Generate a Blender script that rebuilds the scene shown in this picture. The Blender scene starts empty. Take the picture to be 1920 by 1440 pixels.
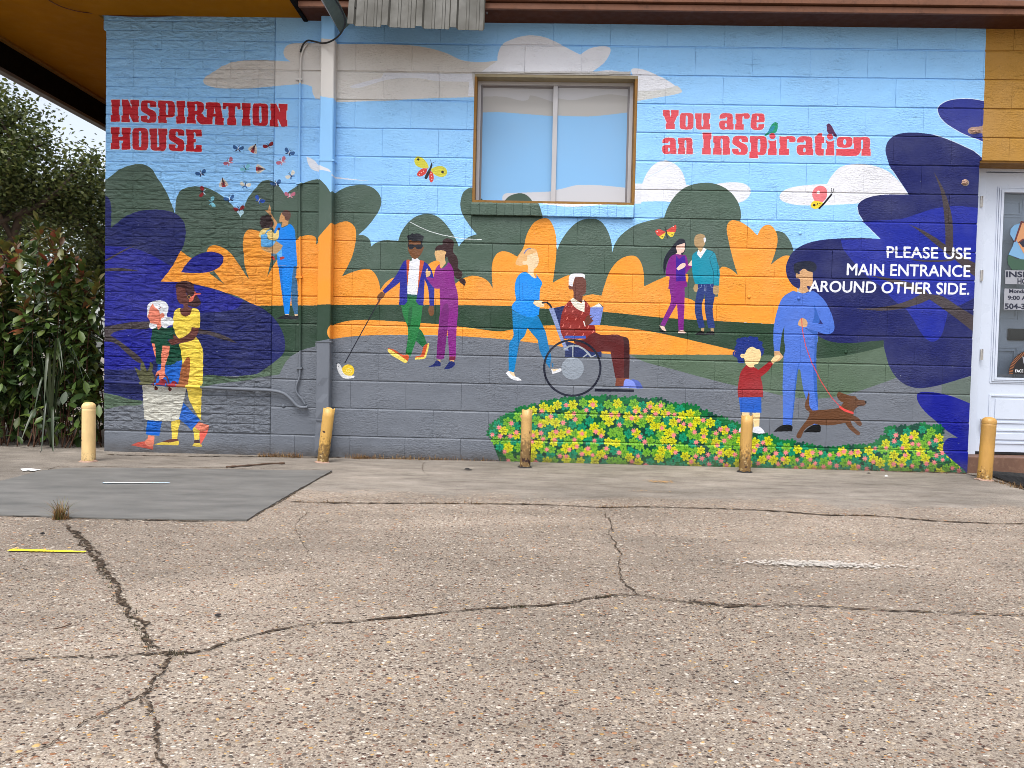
# Painted block wall with a park mural, seen across an old exposed-aggregate car park.  Blender 4.5, no files loaded.
# World: X right along the wall, Y into the wall (front face of the wall at Y = 0), Z up, ground at Z = 0, metres.
import bpy, bmesh, math, random
import numpy as np
from mathutils import Vector, Matrix, noise
scene = bpy.context.scene
col = scene.collection
PI = math.pi

# ------------------------------------------------------------------ camera
F_PX = 1443.0
PITCH, YAW, ROLL = -0.0300, -0.0237, 0.0222
CAM = Vector((1.312, -5.592, 0.734))
_cy, _sy, _cp, _sp, _cr, _sr = math.cos(YAW), math.sin(YAW), math.cos(PITCH), math.sin(PITCH), math.cos(ROLL), math.sin(ROLL)
_f = Vector((_sy * _cp, _cy * _cp, _sp)); _r = Vector((_cy, -_sy, 0)); _u = _r.cross(_f)
_R = _r * _cr + _u * _sr
_U = -_r * _sr + _u * _cr
cam_d = bpy.data.cameras.new('camera'); cam = bpy.data.objects.new('camera', cam_d); col.objects.link(cam)
M3 = Matrix((_R, _U, -_f)).transposed()
cam.matrix_world = Matrix.Translation(CAM) @ M3.to_4x4()
cam_d.sensor_width = 36.0; cam_d.lens = 36.0 * F_PX / 1920.0
cam_d.clip_start = 0.05; cam_d.clip_end = 500.0
scene.camera = cam

# ------------------------------------------------------------------ light: bright overcast day
world = bpy.data.worlds.new('World'); scene.world = world; world.use_nodes = True
wn = world.node_tree.nodes; wl = world.node_tree.links
sky = wn.new('ShaderNodeTexSky'); sky.sky_type = 'NISHITA'; sky.sun_disc = False
SUN_EL, SUN_AZ = math.radians(63), math.radians(198)          # azimuth clockwise from +Y (into the wall)
sky.sun_elevation = SUN_EL; sky.sun_rotation = SUN_AZ
sky.altitude = 0; sky.air_density = 1.0; sky.dust_density = 3.0; sky.ozone_density = 1.0
hs = wn.new('ShaderNodeHueSaturation'); hs.inputs['Saturation'].default_value = 0.42
wl.new(sky.outputs['Color'], hs.inputs['Color'])
wl.new(hs.outputs['Color'], wn['Background'].inputs['Color'])
wn['Background'].inputs['Strength'].default_value = 0.15
sd = bpy.data.lights.new('sun', 'SUN'); sun = bpy.data.objects.new('sun', sd); col.objects.link(sun)
sd.energy = 1.5; sd.angle = math.radians(32); sd.color = (1.0, 0.985, 0.955)
to_sun = Vector((math.sin(SUN_AZ) * math.cos(SUN_EL), math.cos(SUN_AZ) * math.cos(SUN_EL), math.sin(SUN_EL)))
sun.rotation_euler = to_sun.to_track_quat('Z', 'Y').to_euler()
sun.location = (0, -8, 12)
scene.view_settings.view_transform = 'Standard'; scene.view_settings.look = 'None'
scene.view_settings.exposure = 0.87; scene.view_settings.gamma = 1.0; scene.view_settings.use_curve_mapping = False
scene.render.engine = 'CYCLES'
scene.cycles.use_denoising = True; scene.cycles.filter_width = 0.85
scene.cycles.max_bounces = 6; scene.cycles.diffuse_bounces = 3; scene.cycles.glossy_bounces = 3; scene.cycles.transparent_max_bounces = 8

# ------------------------------------------------------------------ helpers
def ray(px, py):
    return (_R * ((px - 960) / F_PX) - _U * ((py - 720) / F_PX) + _f)

def on_wall(px, py, y=0.0):
    d = ray(px, py)
    return CAM + d * ((y - CAM.y) / d.y)

def on_ground(px, py, z=0.0):
    d = ray(px, py)
    return CAM + d * ((z - CAM.z) / d.z)

def at_depth(px, py, depth):
    return CAM + ray(px, py) * depth

def empty(name, loc=(0, 0, 0), rotz=0.0):
    o = bpy.data.objects.new(name, None); col.objects.link(o)
    o.location = loc; o.rotation_euler = (0, 0, rotz); o.empty_display_size = .1
    return o

def tag(o, label=None, cat=None, group=None, kind=None):
    if label: o['label'] = label
    if cat: o['category'] = cat
    if group: o['group'] = group
    if kind: o['kind'] = kind
    return o

def mesh_obj(name, me, parent=None, loc=None):
    o = bpy.data.objects.new(name, me); col.objects.link(o)
    if parent: o.parent = parent
    if loc is not None: o.location = loc
    return o

def build(name, verts, faces, mat, parent=None, smooth_=False, loc=None):
    me = bpy.data.meshes.new(name)
    me.from_pydata([tuple(v) for v in verts], [], faces)
    if mat: me.materials.append(mat)
    if smooth_: me.polygons.foreach_set('use_smooth', [True] * len(me.polygons))
    me.update()
    return mesh_obj(name, me, parent, loc)

class MB:
    """collects simple solids into one mesh"""
    def __init__(s): s.v = []; s.f = []
    def add(s, vs, fs):
        b = len(s.v); s.v += [tuple(v) for v in vs]; s.f += [tuple(i + b for i in f) for f in fs]; return s
    def box(s, lo, hi, bev=0.0):
        x0, y0, z0 = lo; x1, y1, z1 = hi
        if bev <= 0:
            vs = [(x0, y0, z0), (x1, y0, z0), (x1, y1, z0), (x0, y1, z0), (x0, y0, z1), (x1, y0, z1), (x1, y1, z1), (x0, y1, z1)]
            return s.add(vs, [(3, 2, 1, 0), (4, 5, 6, 7), (0, 1, 5, 4), (1, 2, 6, 5), (2, 3, 7, 6), (3, 0, 4, 7)])
        bm = bmesh.new(); bmesh.ops.create_cube(bm, size=1)
        for v in bm.verts:
            v.co = ((x0 + x1) / 2 + v.co.x * (x1 - x0), (y0 + y1) / 2 + v.co.y * (y1 - y0), (z0 + z1) / 2 + v.co.z * (z1 - z0))
        bmesh.ops.bevel(bm, geom=bm.edges[:], offset=bev, segments=2, affect='EDGES', profile=.6)
        bm.verts.index_update()
        s.add([v.co[:] for v in bm.verts], [tuple(v.index for v in f.verts) for f in bm.faces]); bm.free(); return s
    def tube(s, pts, r, n=8, cap=True, closed=False):
        P = [Vector(p) for p in pts]; m = len(P)
        rr = r if isinstance(r, (list, tuple)) else [r] * m
        rings = []; up = None
        for i, p in enumerate(P):
            t = (P[min(i + 1, m - 1)] - P[max(i - 1, 0)]).normalized()
            if up is None:
                up = t.orthogonal().normalized()
            up = (up - t * up.dot(t)).normalized(); sd_ = t.cross(up)
            rings.append([p + (up * math.cos(2 * PI * k / n) + sd_ * math.sin(2 * PI * k / n)) * rr[i] for k in range(n)])
        vs = [v for rg in rings for v in rg]
        fs = [(i * n + k, i * n + (k + 1) % n, (i + 1) * n + (k + 1) % n, (i + 1) * n + k) for i in range(m - 1) for k in range(n)]
        if cap:
            fs += [tuple(reversed(range(n))), tuple((m - 1) * n + k for k in range(n))]
        return s.add(vs, fs)
    def quad(s, a, b, c, d): return s.add([a, b, c, d], [(0, 1, 2, 3)])
    def obj(s, name, mat, parent=None, smooth_=False, loc=None): return build(name, s.v, s.f, mat, parent, smooth_, loc)

def spline(pts, k=6):
    P = [Vector(p) for p in pts]; out = []
    for i in range(len(P) - 1):
        p0, p1, p2, p3 = P[max(i - 1, 0)], P[i], P[i + 1], P[min(i + 2, len(P) - 1)]
        for j in range(k):
            t = j / k
            out.append(.5 * ((2 * p1) + (p2 - p0) * t + (2 * p0 - 5 * p1 + 4 * p2 - p3) * t * t + (3 * p1 - p0 - 3 * p2 + p3) * t ** 3))
    return out + [P[-1]]

def lin(c):
    c = [x / 255 for x in c] if max(c) > 1 else c
    return tuple(x / 12.92 if x <= .04045 else ((x + .055) / 1.055) ** 2.4 for x in c[:3]) + (1,)

# ---- materials
class NT:
    def __init__(s, name, rough=.6, spec=.5):
        s.m = bpy.data.materials.new(name); s.m.use_nodes = True
        s.t = s.m.node_tree; s.n = s.t.nodes; s.l = s.t.links
        s.b = s.n['Principled BSDF']; s.b.inputs['Roughness'].default_value = rough; s.b.inputs['Specular IOR Level'].default_value = spec
    def new(s, typ, **kw):
        nd = s.n.new(typ)
        for k, v in kw.items(): setattr(nd, k, v)
        return nd
    def set(s, sock, v):
        if hasattr(v, 'is_output'): s.l.new(v, sock)
        else: sock.default_value = v
    def pos(s): return s.new('ShaderNodeNewGeometry').outputs['Position']
    def objco(s): return s.new('ShaderNodeTexCoord').outputs['Object']
    def scale(s, vec, sc):
        m = s.new('ShaderNodeMapping'); s.set(m.inputs['Vector'], vec); m.inputs['Scale'].default_value = sc; return m.outputs['Vector']
    def noise(s, vec, scale, detail=4, rough=.55, dist=0.0):
        n = s.new('ShaderNodeTexNoise'); s.set(n.inputs['Vector'], vec); n.inputs['Scale'].default_value = scale
        n.inputs['Detail'].default_value = detail; n.inputs['Roughness'].default_value = rough; n.inputs['Distortion'].default_value = dist
        return n.outputs['Fac']
    def voro(s, vec, scale, feat='F1', rand=1.0):
        n = s.new('ShaderNodeTexVoronoi', feature=feat); s.set(n.inputs['Vector'], vec); n.inputs['Scale'].default_value = scale
        n.inputs['Randomness'].default_value = rand; return n
    def ramp(s, fac, stops, interp='LINEAR'):
        r = s.new('ShaderNodeValToRGB'); s.set(r.inputs['Fac'], fac); r.color_ramp.interpolation = interp
        e = r.color_ramp.elements
        while len(e) < len(stops): e.new(.5)
        for q, (p, c) in zip(e, stops):
            q.position = p; q.color = c if isinstance(c, (tuple, list)) else (c, c, c, 1)
        return r.outputs['Color']
    def mix(s, fac, a, b, mode='MIX'):
        m = s.new('ShaderNodeMix', data_type='RGBA', blend_type=mode)
        s.set(m.inputs[0], fac); s.set(m.inputs[6], a); s.set(m.inputs[7], b); return m.outputs[2]
    def math(s, op, a, b=0.0, c=0.0, clamp=False):
        m = s.new('ShaderNodeMath', operation=op); m.use_clamp = clamp
        s.set(m.inputs[0], a); s.set(m.inputs[1], b); s.set(m.inputs[2], c); return m.outputs[0]
    def sep(s, v):
        x = s.new('ShaderNodeSeparateXYZ'); s.set(x.inputs[0], v); return x.outputs
    def bump(s, h, strength=.5, dist=.01, nrm=None):
        b = s.new('ShaderNodeBump'); b.inputs['Strength'].default_value = strength; b.inputs['Distance'].default_value = dist
        s.set(b.inputs['Height'], h)
        if nrm is not None: s.set(b.inputs['Normal'], nrm)
        return b.outputs['Normal']
    def out(s, color=None, rough=None, normal=None):
        if color is not None: s.set(s.b.inputs['Base Color'], color)
        if rough is not None: s.set(s.b.inputs['Roughness'], rough)
        if normal is not None: s.set(s.b.inputs['Normal'], normal)
        return s.m

def paint_mat(name, rgb, rough=.5, var=.12, bump=.15, scale=9.0, spec=.5, metallic=0.0, dirt=None):
    """plain painted or metal surface with slight unevenness, grime and relief"""
    t = NT(name, rough, spec); p = t.pos()
    c = lin(rgb)
    n = t.noise(p, scale, 5, .6)
    lo = tuple(x * (1 - var) for x in c[:3]) + (1,); hi = tuple(min(x * (1 + var), 1) for x in c[:3]) + (1,)
    k = t.ramp(n, [(.3, lo), (.7, hi)])
    if dirt:
        d = t.ramp(t.noise(p, scale * 2.7, 6, .7), [(.52, 0.0), (.72, 1.0)])
        k = t.mix(t.math('MULTIPLY', d, dirt[1]), k, lin(dirt[0]))
    t.b.inputs['Metallic'].default_value = metallic
    return t.out(k, t.ramp(t.noise(p, scale * 3, 3), [(.3, max(rough - .12, .05)), (.7, min(rough + .12, 1))]), t.bump(t.noise(p, scale * 14, 4), bump, .004))
# ------------------------------------------------------------------ the mural: flat paint, drawn as polygons into one paint map
# (coordinates below are traced positions; every point is carried onto the wall plane and rasterised in wall metres)
TX0, TX1, TZ0, TZ1, TS = -2.05, 6.35, -0.10, 3.45, 540.0
TW, TH = int((TX1 - TX0) * TS), int((TZ1 - TZ0) * TS)
PAINT = np.zeros((TH, TW, 3), np.uint8)
BASES = {'O': (0, 0, 1), 'A': (0, 0, 4), 'B': (480, 0, 4), 'C': (960, 0, 4), 'D': (1440, 0, 4),
         'E': (0, 330, 4), 'F': (480, 330, 4), 'G': (960, 330, 4), 'H': (1440, 330, 4),
         'K': (0, 620, 4), 'L': (480, 620, 4), 'M': (960, 620, 4), 'N': (1440, 620, 4),
         'i': (200, 180, 10.667), 'j': (370, 180, 10.667), 'y': (1235, 195, 9.143), 'z': (1435, 195, 9.143),
         'b': (350, 250, 8.727), 'w': (240, 510, 6.856), 'g': (230, 680, 8.472), 's': (470, 380, 6.261),
         'c': (690, 420, 9.6), 'v': (940, 450, 5.333), 'h': (1000, 600, 8.727), 't': (1210, 400, 6.0),
         'k': (1360, 600, 6.0), 'f': (900, 730, 6.0), 'q': (880, 130, 4.966), '1': (620, 60, 5.333),
         '2': (620, 330, 5.333), '3': (620, 600, 5.333), '5': (1600, 50, 5.333), '7': (1600, 320, 5.333), '8': (1600, 630, 5.333)}

def hexc(s):
    k = 1.0 if s == SKY else .945
    return tuple(int(int(s[i:i + 2], 16) * k) for i in (0, 2, 4))

def to_tex(pts):
    out = np.empty((len(pts), 2))
    for i, (x, y) in enumerate(pts):
        p = on_wall(x, y)
        out[i] = ((p[0] - TX0) * TS, (p[2] - TZ0) * TS)
    return out

def fill_tex(rings, col, alpha=1.0):
    allp = np.concatenate(rings)
    x0, y0 = np.floor(allp.min(0)).astype(int) - 1
    x1, y1 = np.ceil(allp.max(0)).astype(int) + 2
    x0, y0, x1, y1 = max(x0, 0), max(y0, 0), min(x1, TW), min(y1, TH)
    if x1 <= x0 or y1 <= y0:
        return
    D = np.zeros((y1 - y0, x1 - x0 + 1), np.uint8)
    for P in rings:
        Q = np.roll(P, -1, axis=0)
        for (ax, ay), (bx, by) in zip(P, Q):
            if ay == by:
                continue
            if ay > by:
                ax, ay, bx, by = bx, by, ax, ay
            r0, r1 = max(int(math.ceil(ay - .5)), y0), min(int(math.ceil(by - .5)), y1)
            if r1 <= r0:
                continue
            rr = np.arange(r0, r1)
            xs = ax + (rr + .5 - ay) * (bx - ax) / (by - ay)
            cc = np.clip(np.ceil(xs - .5).astype(int), x0, x1) - x0
            D[rr - y0, cc] ^= 1
    m = np.bitwise_xor.accumulate(D, axis=1)[:, :-1].astype(bool)
    reg = PAINT[y0:y1, x0:x1]
    if alpha >= 1:
        reg[m] = col
    else:
        reg[m] = (reg[m] * (1 - alpha) + np.array(col) * alpha).astype(np.uint8)

def smooth(pts):
    """closed outline through the points; a third value of 1 keeps a sharp corner"""
    n = len(pts)
    P = [np.array(p[:2], float) for p in pts]
    c = [len(p) > 2 for p in pts]
    out = []
    for k in range(n):
        a, b = P[k], P[(k + 1) % n]
        p0 = a - (b - a) * .0 if c[k] else P[k - 1]
        p3 = b if c[(k + 1) % n] else P[(k + 2) % n]
        out.append(tuple(a))
        if c[k] and c[(k + 1) % n]:
            continue
        L = np.linalg.norm(b - a)
        def tan(p, q, s):
            d = q - p
            l = np.linalg.norm(d)
            return d / l * L if l > 1e-9 else d * 0
        ta = (b - a) * 1.0 if c[k] else tan(p0, b, 1)
        tb = (b - a) * 1.0 if c[(k + 1) % n] else tan(a, p3, 1)
        for t in (.17, .33, .5, .67, .83):
            h00, h10 = 2 * t ** 3 - 3 * t * t + 1, t ** 3 - 2 * t * t + t
            h01, h11 = -2 * t ** 3 + 3 * t * t, t ** 3 - t * t
            out.append(tuple(h00 * a + h10 * ta + h01 * b + h11 * tb))
    return out

def parse(base, s, dx=0, dy=0):
    pts = []
    for tok in s.split():
        bx, by, sc = BASES[base]
        if tok[0] in BASES and tok[1] == ':':
            bx, by, sc = BASES[tok[0]]
            tok = tok[2:]
        cor = tok.endswith('c')
        x, y = tok.rstrip('c').split(',')
        p = (bx + (float(x) + dx) / sc, by + (float(y) + dy) / sc)
        pts.append(p + (1,) if cor else p)
    return pts

def stroke_pts(pts, col, w, closed=False):
    T = to_tex([p[:2] for p in pts])
    w = w * 0.00385 * TS / 2
    n = len(T)
    for k in range(n if closed else n - 1):
        a, b = T[k], T[(k + 1) % n]
        d = b - a
        l = np.hypot(*d)
        if l < 1e-6:
            continue
        nrm = np.array([-d[1], d[0]]) / l * w
        fill_tex([np.array([a + nrm, b + nrm, b - nrm, a - nrm])], col)
    if w > 1.2:
        ang = np.linspace(0, 2 * math.pi, 11)[:-1]
        for p in T:
            fill_tex([np.stack([p[0] + w * np.cos(ang), p[1] + w * np.sin(ang)], 1)], col)

def S(base, col, s, halo=None, hole=None, dx=0, dy=0, alpha=1.0):
    o = smooth(parse(base, s, dx, dy))
    hs = [smooth(parse(base, h, dx, dy)) for h in (hole or [])]
    if halo:
        for r in [o] + hs:
            stroke_pts(r, hexc(halo[0]), halo[1], True)
    fill_tex([to_tex(o)] + [to_tex(h) for h in hs], hexc(col), alpha)

def X(base, col, s, **k):                     # straight-edged shape
    S(base, col, ' '.join(t if t.endswith('c') else t + 'c' for t in s.split()), **k)

def Lw(base, col, w, s, closed=False):        # painted line, width in traced pixels
    stroke_pts(parse(base, s), hexc(col), w, closed)

def dot(base, col, x, y, r, ry=None):
    bx, by, sc = BASES[base]
    ry = ry or r
    pts = [(bx + (x + r * math.cos(a)) / sc, by + (y + ry * math.sin(a)) / sc) for a in np.linspace(0, 2 * math.pi, 28)[:-1]]
    fill_tex([to_tex(pts)], hexc(col))

def ring(base, col, x, y, rx, ry, w):
    bx, by, sc = BASES[base]
    o = [(bx + (x + (rx + w / 2) * math.cos(a)) / sc, by + (y + (ry + w / 2) * math.sin(a)) / sc) for a in np.linspace(0, 2 * math.pi, 80)[:-1]]
    i = [(bx + (x + (rx - w / 2) * math.cos(a)) / sc, by + (y + (ry - w / 2) * math.sin(a)) / sc) for a in np.linspace(0, 2 * math.pi, 80)[:-1]]
    fill_tex([to_tex(o), to_tex(i)], hexc(col))

SKY, CLW, CLG, SAGE, ORG, DGR, MGR, GRY = '95CDFF', 'F0F2F9', 'E2DFDA', '53675A', 'FFA43A', '2D4734', '5A705B', '757A84'
NAV, BLU, BRA = '1F2664', '1F2D9C', '483F42'

def paint_scenery():
    PAINT[:] = hexc(SKY)
    # --- clouds
    S('B', CLG, 'A:1525,610 A:1600,540 A:1730,470 A:1920,450 100,452 255,462c 215,425 208,380 240,338 330,322 460,320 600,330 800,332 1150,340 1300,362 1430,400 1540,450 1680,466 1810,455c 1900,600c 1640,728c 1300,738 1000,752 800,760 600,765 445,738c 425,700 420,650c 360,632 200,640 0,660 A:1750,665 A:1600,655')
    S('B', CLW, '1810,455c 1815,400 1850,330 1920,295 C:60,275 C:140,265 C:240,278 C:340,320 C:430,370 C:510,410c C:570,370 C:650,345 C:710,345 C:738,370 C:725,420 C:680,480 C:580,552c C:650,533 C:740,527 C:820,540 C:905,564c C:893,525 C:915,512 C:980,520 C:1060,550 C:1160,600 C:1235,650 C:1274,682 C:1262,697 C:1160,720 C:945,757c C:500,757c C:-330,720c 1600,600c')
    S('C', 'DCDDDA', '900,690c 960,680 1060,680 1150,665 1238,640c 1274,682 1262,697 1160,720 945,757c 900,757c')
    S('1', 'E7E9F2', '195,545 280,515 420,478 505,462c 530,412c 1000,415 1430,415c 1430,498c 1050,490 900,466 750,462 560,480 290,558 215,560')
    S('q', 'CFCDCA', '20,20c 1500,20c 1500,356c 1250,385 1100,395 950,392 770,382 420,355 250,345 60,350c')
    S('q', 'DFDFE3', '60,110c 780,110c 790,250c 570,185 545,225 480,235 350,205 250,195 60,198c')
    S('q', 'DFDFE3', '800,110c 1500,110c 1490,205c 1330,185 1200,200 1050,230 950,240 800,218c')
    S('G', CLW, '900,55c 975,58c 1010,-20 1070,-90 1150,-117 1220,-90 1275,-30 1308,70c 1500,62 1640,47 1740,58 1788,100 1770,160 1700,200 1400,205c 1100,190 900,196c')
    S('q', 'E9EBF3', '300,1160 325,1122 400,1115 600,1108 760,1100 870,1080 1000,1048 1100,1045 1250,1050 1600,1085c 1600,1250c 1300,1262 950,1290 800,1275 640,1250c 500,1250 320,1210')
    S('B', CLW, '378,1172c 440,1205 475,1245 570,1290c 585,1312c 540,1300 480,1290 420,1270 392,1230')
    S('B', CLW, '588,1326c 700,1340 865,1358c 700,1348 588,1338c')
    S('H', 'F0F1F7', '85,160 105,118 180,85 300,68 440,60c 475,0 540,-65 640,-90 740,-88 830,-65 920,-20 1080,150c 800,190c 660,207 500,216 350,222 200,215 110,190')
    # --- grey path ground
    X('O', GRY, '150,622 1835,640 1835,920 150,920')
    # --- sage trees
    S('E', SAGE, '700,40c 790,30 A:900,1270 A:1040,1230 A:1130,1260 A:1190,1350 1220,70 1270,170 1314,285c 1320,180 1345,120 1400,88 1500,78 1570,95 1680,160 1760,240 1805,305c 1835,220 1870,150 1920,90 F:40,45 F:95,32 F:150,55 F:190,100 F:218,140c F:270,100 F:340,60 F:455,25 F:500,45 F:550,95 F:578,140c F:650,95 F:720,72 F:800,65 F:870,85 F:920,130 F:938,180 F:930,240 F:890,310 F:830,385 F:768,442c F:810,445 F:850,475 F:865,528c F:900,500 F:960,482 F:1066,485c F:1090,420 F:1150,340 F:1220,295 F:1300,283 F:1370,310 F:1430,370 F:1490,460 F:1522,530c F:1540,500 F:1590,460 F:1655,437c F:1600,370 F:1545,280 F:1532,210 F:1550,130 F:1580,100 F:1620,86 F:1690,150c q:310,1205c q:360,1150 q:440,1120 q:500,1122 q:550,1150 q:600,1210 q:640,1250 q:682,1375c G:228,320c G:290,440c G:340,550c G:360,500 G:420,410 G:500,340 G:600,318 G:670,345 G:720,420 G:745,500 G:750,575c G:770,510 G:820,440 G:920,370 G:1030,335 G:1140,310c G:1170,230 G:1230,140 G:1310,80 G:1420,52 G:1520,58 G:1620,105 G:1690,190 G:1715,270 G:1713,345c G:1700,1100c 700,1100c')
    S('H', SAGE, '30,415c 70,412 120,430 165,490 195,570c 195,700c 0,700c 0,500c')
    # --- orange bushes
    S('E', ORG, '1195,800c 1290,680c 1352,558c 1430,612 1500,620 1545,600 1553,560 1575,528 1630,522 1720,570 1790,660 1845,745 1870,775c 1838,680 1825,560 1825,470 1840,420 1870,402 1920,408 F:40,425 F:90,490 F:115,570 F:108,640 F:85,755c F:150,640 F:220,570 F:300,480 F:340,455 F:390,443 F:445,460 F:452,515c F:578,370c F:640,345 F:690,342 F:735,375 F:750,420 F:745,500 F:725,590 F:690,670 F:645,753c F:720,722 F:800,700 F:850,700 F:890,730 F:920,790 F:932,855c F:955,820 F:990,785 F:1040,762 F:1180,780c F:1290,665 F:1330,640 F:1375,638 F:1400,850c F:1490,810 F:1550,770 F:1620,748 F:1690,760 F:1740,790 F:1775,840c F:1768,740 F:1772,650 F:1800,590 F:1840,565 F:1890,570 G:40,605c G:85,535 G:110,440 G:160,355 G:215,322 G:265,318 G:300,360 G:325,430 G:333,510 G:328,620 G:305,800c G:360,770 G:440,750 G:535,900c G:600,888 G:670,898c G:690,830 G:730,720 G:790,640 G:860,602 G:930,605 G:970,660 G:988,740 G:990,828c G:1080,785 G:1175,745c G:1290,910c G:1340,925 G:1375,945c G:1480,908c G:1545,905c G:1552,700c G:1580,680 G:1640,700 G:1692,742c G:1660,640 G:1620,470 G:1610,380 G:1640,335 G:1700,340 G:1770,380 G:1838,445c G:1870,390 G:1920,365 H:40,390 H:68,450 H:62,540 H:20,665c H:70,625 H:130,597 H:220,610c H:220,1110c H:0,1108c G:1400,1080c G:1100,1060 G:700,1020 G:200,993 F:1000,965c F:585,970c F:0,972c 1920,975c 1780,900c 1500,820c')
    X('E', SAGE, '1565,725 1680,810 1605,712')
    # --- dark green strip, orange path, lower greens
    S('F', DGR, '-400,972c 450,972 585,968 1000,965 1920,975 G:200,993 G:700,1020 G:1100,1060 G:1400,1080 G:1920,1108 H:330,1120c H:865,1225c k:1780,300c k:1600,350 k:1300,410 k:1030,435 k:700,430 k:430,390 G:1690,1345c G:1300,1300c G:880,1240c G:600,1200c G:200,1190c 1700,1190c 1100,1150c 590,1160c 585,1222c 445,1250c 445,1278c 360,1300 300,1330 262,1352c -400,1352c')
    S('L', MGR, '-120,192c 262,190c 220,240 175,328c 60,345 0,352 -50,370 K:1620,400 K:1515,425c K:1515,310c K:1650,335 K:1800,340')
    S('K', MGR, '740,455c 880,485 1070,527 900,565 740,600c')
    S('F', ORG, '585,1112c 700,1085 850,1080 1100,1093 1400,1115 1650,1145 1820,1165 1920,1152 G:80,1135 G:240,1122 G:620,1117 G:720,1122 G:900,1143 G:1150,1188 G:1400,1245 G:1690,1312c G:1690,1347c G:1300,1342 G:880,1338 G:670,1330 G:480,1300 G:310,1270 G:200,1255 G:70,1240 1920,1230 1700,1212 1400,1196 1100,1192 850,1195 700,1205 575,1222c 557,1190 560,1150')
    S('O', MGR, '1180,665c 1432,665c 1476,671 1531,672 1576,668 1626,658 1657,650c 1690,700c 1680,708 1643,722 1610,733 1576,742 1540,747 1510,747 1468,742 1430,733 1383,724 1322,709 1260,692 1210,679')
    X('8', '68756F', '1200,395 880,485 880,585 985,590 1170,675 1200,590')
    # --- right navy foliage
    S('5', '2B3592', '1310,747c 1200,727 1080,723 960,738 880,775 845,820 860,890 920,960 1000,1015 1100,1070 1200,1110 1310,1155c', halo=('E4F2FF', 2.2))
    S('5', NAV, '1320,1325c 1283,1300 1200,1240 1050,1170 880,1100 720,1068 560,1058 430,1080 350,1140 320,1220 335,1310 380,1430 7:450,90 7:550,238c 7:400,237 7:280,242 7:150,268 7:70,310 7:38,365 7:50,430 7:100,510 7:180,600 7:272,684c H:700,465 H:550,468 H:400,480 H:280,510 H:190,565 H:145,640 H:133,700 H:150,770 H:190,825 H:280,880 H:360,1180 H:420,1225 H:520,1250 H:640,1252 H:760,1240 H:865,1232c H:870,1290 N:880,170 N:910,270 N:960,350 N:1030,405 N:1120,430 N:1230,420 N:1350,390 N:1560,325c N:1640,-500c')
    Lw('5', 'D4E6F8', 1.3, '1283,1305 1200,1240 1050,1170 880,1100 800,1078'); Lw('7', 'D4E6F8', 1.2, '335,-40 390,0 450,90 550,238'); Lw('7', 'D4E6F8', 1.2, '38,365 50,430 100,510 180,600 272,684')
    S('H', BLU, '705,340c 1000,320 1130,280 1250,243 1400,225 1600,242c 1590,880c 1480,950 1350,1000c 1335,1080 1290,1210 1220,1242 1150,1180 1090,1080 1030,990c 940,930 860,840 760,770 680,690 600,600 560,540 545,478c 842,472c 770,400')
    S('N', '141C92', '1600,580c 1512,545 1400,500 1290,470 1200,460 1140,462 1115,490 1130,545 1180,610 1260,680 1340,750 1425,805c 1350,808 1315,850 1320,910 1380,970 1480,1060 1490,1100c 1600,1100c')
    S('7', BRA, '800,10c 860,110 915,220 960,360 990,520 998,780c 920,745c 915,560 900,380 870,200')
    S('7', BRA, '550,535c 680,590 820,670 920,740 1000,765c 1080,850 1240,935c 1240,1075c 1150,1010 1050,920 900,800 800,720 650,600')
    S('7', BRA, '545,870c 650,890 800,895 950,885 1010,870c 1000,895 900,910 750,912 620,900')
    S('H', BRA, '1200,885c 1300,900 1430,980 1560,1060c 1560,1185c 1400,1060 1290,980 1210,925c 1130,960 1000,995 850,1010 640,995c 800,990 950,965 1060,930 1140,890c 1000,830 860,775 745,745c 900,765 1060,800 1180,860')
    # --- left navy foliage
    S('E', '222A68', '700,140c 783,150 810,160 830,200 836,280 833,390c 880,350 950,300 1050,262 1150,252 1250,260 1330,290 1380,350 1392,430 1380,510 1340,590 1290,680 1205,792c 1350,797 1500,820 1650,860 1800,920 1920,970 F:60,1000 F:130,1060 F:190,1150 F:218,1250 F:205,1330 L:130,240 L:60,290 L:0,325 K:1700,342 K:1525,340 K:1400,460 K:1150,530 K:1070,525c K:960,510 K:880,485 K:700,455c')
    S('E', '1C2194', '700,525c 900,530 1030,550 1130,590 1220,640 1290,680c 1205,792c 1350,797 1450,815 1560,840 1830,930c 1780,990 1650,1018 1500,1025c 1300,1200 1100,1440 1000,1450 700,1450c')
    S('E', '20268C', '1357,722c 1390,670 1450,610 1530,575 1600,570 1660,590 1677,620 1660,665 1610,705 1550,722 1450,728')
    S('E', BRA, '700,670c 783,630 850,595 950,545 1030,515c 940,560 850,610 700,690c')
    S('E', BRA, '700,705c 860,690 950,695 1060,715c 950,712 860,712 700,725c')
    S('E', BRA, '700,1140c 783,1130 900,1110 1000,1095 1125,1090c 1125,1140 950,1150 860,1170 830,1195c 900,1240 980,1300 1060,1370 1080,1415c 1020,1390 930,1310 850,1250 700,1240c')
    S('E', BRA, '1490,1145c 1600,1170 1700,1205 1780,1255c 1650,1220 1560,1190 1490,1180')
    # thin painted guide lines left in the sky
    Lw('F', 'E6EEF0', 1.3, '1155,345 1220,380 1300,415 1400,443 1480,458 1560,472 1690,477')
    Lw('C', 'D3E6FA', 1.0, '1000,1340 1100,1285 1250,1200 1340,1160 1410,1137')
    # mustard wall beyond the mural
    X('O', 'B98A3F', '1848.7,20 1848.7,57 1840.5,310 1828,640 1822,930 2300,930 2300,20')

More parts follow.
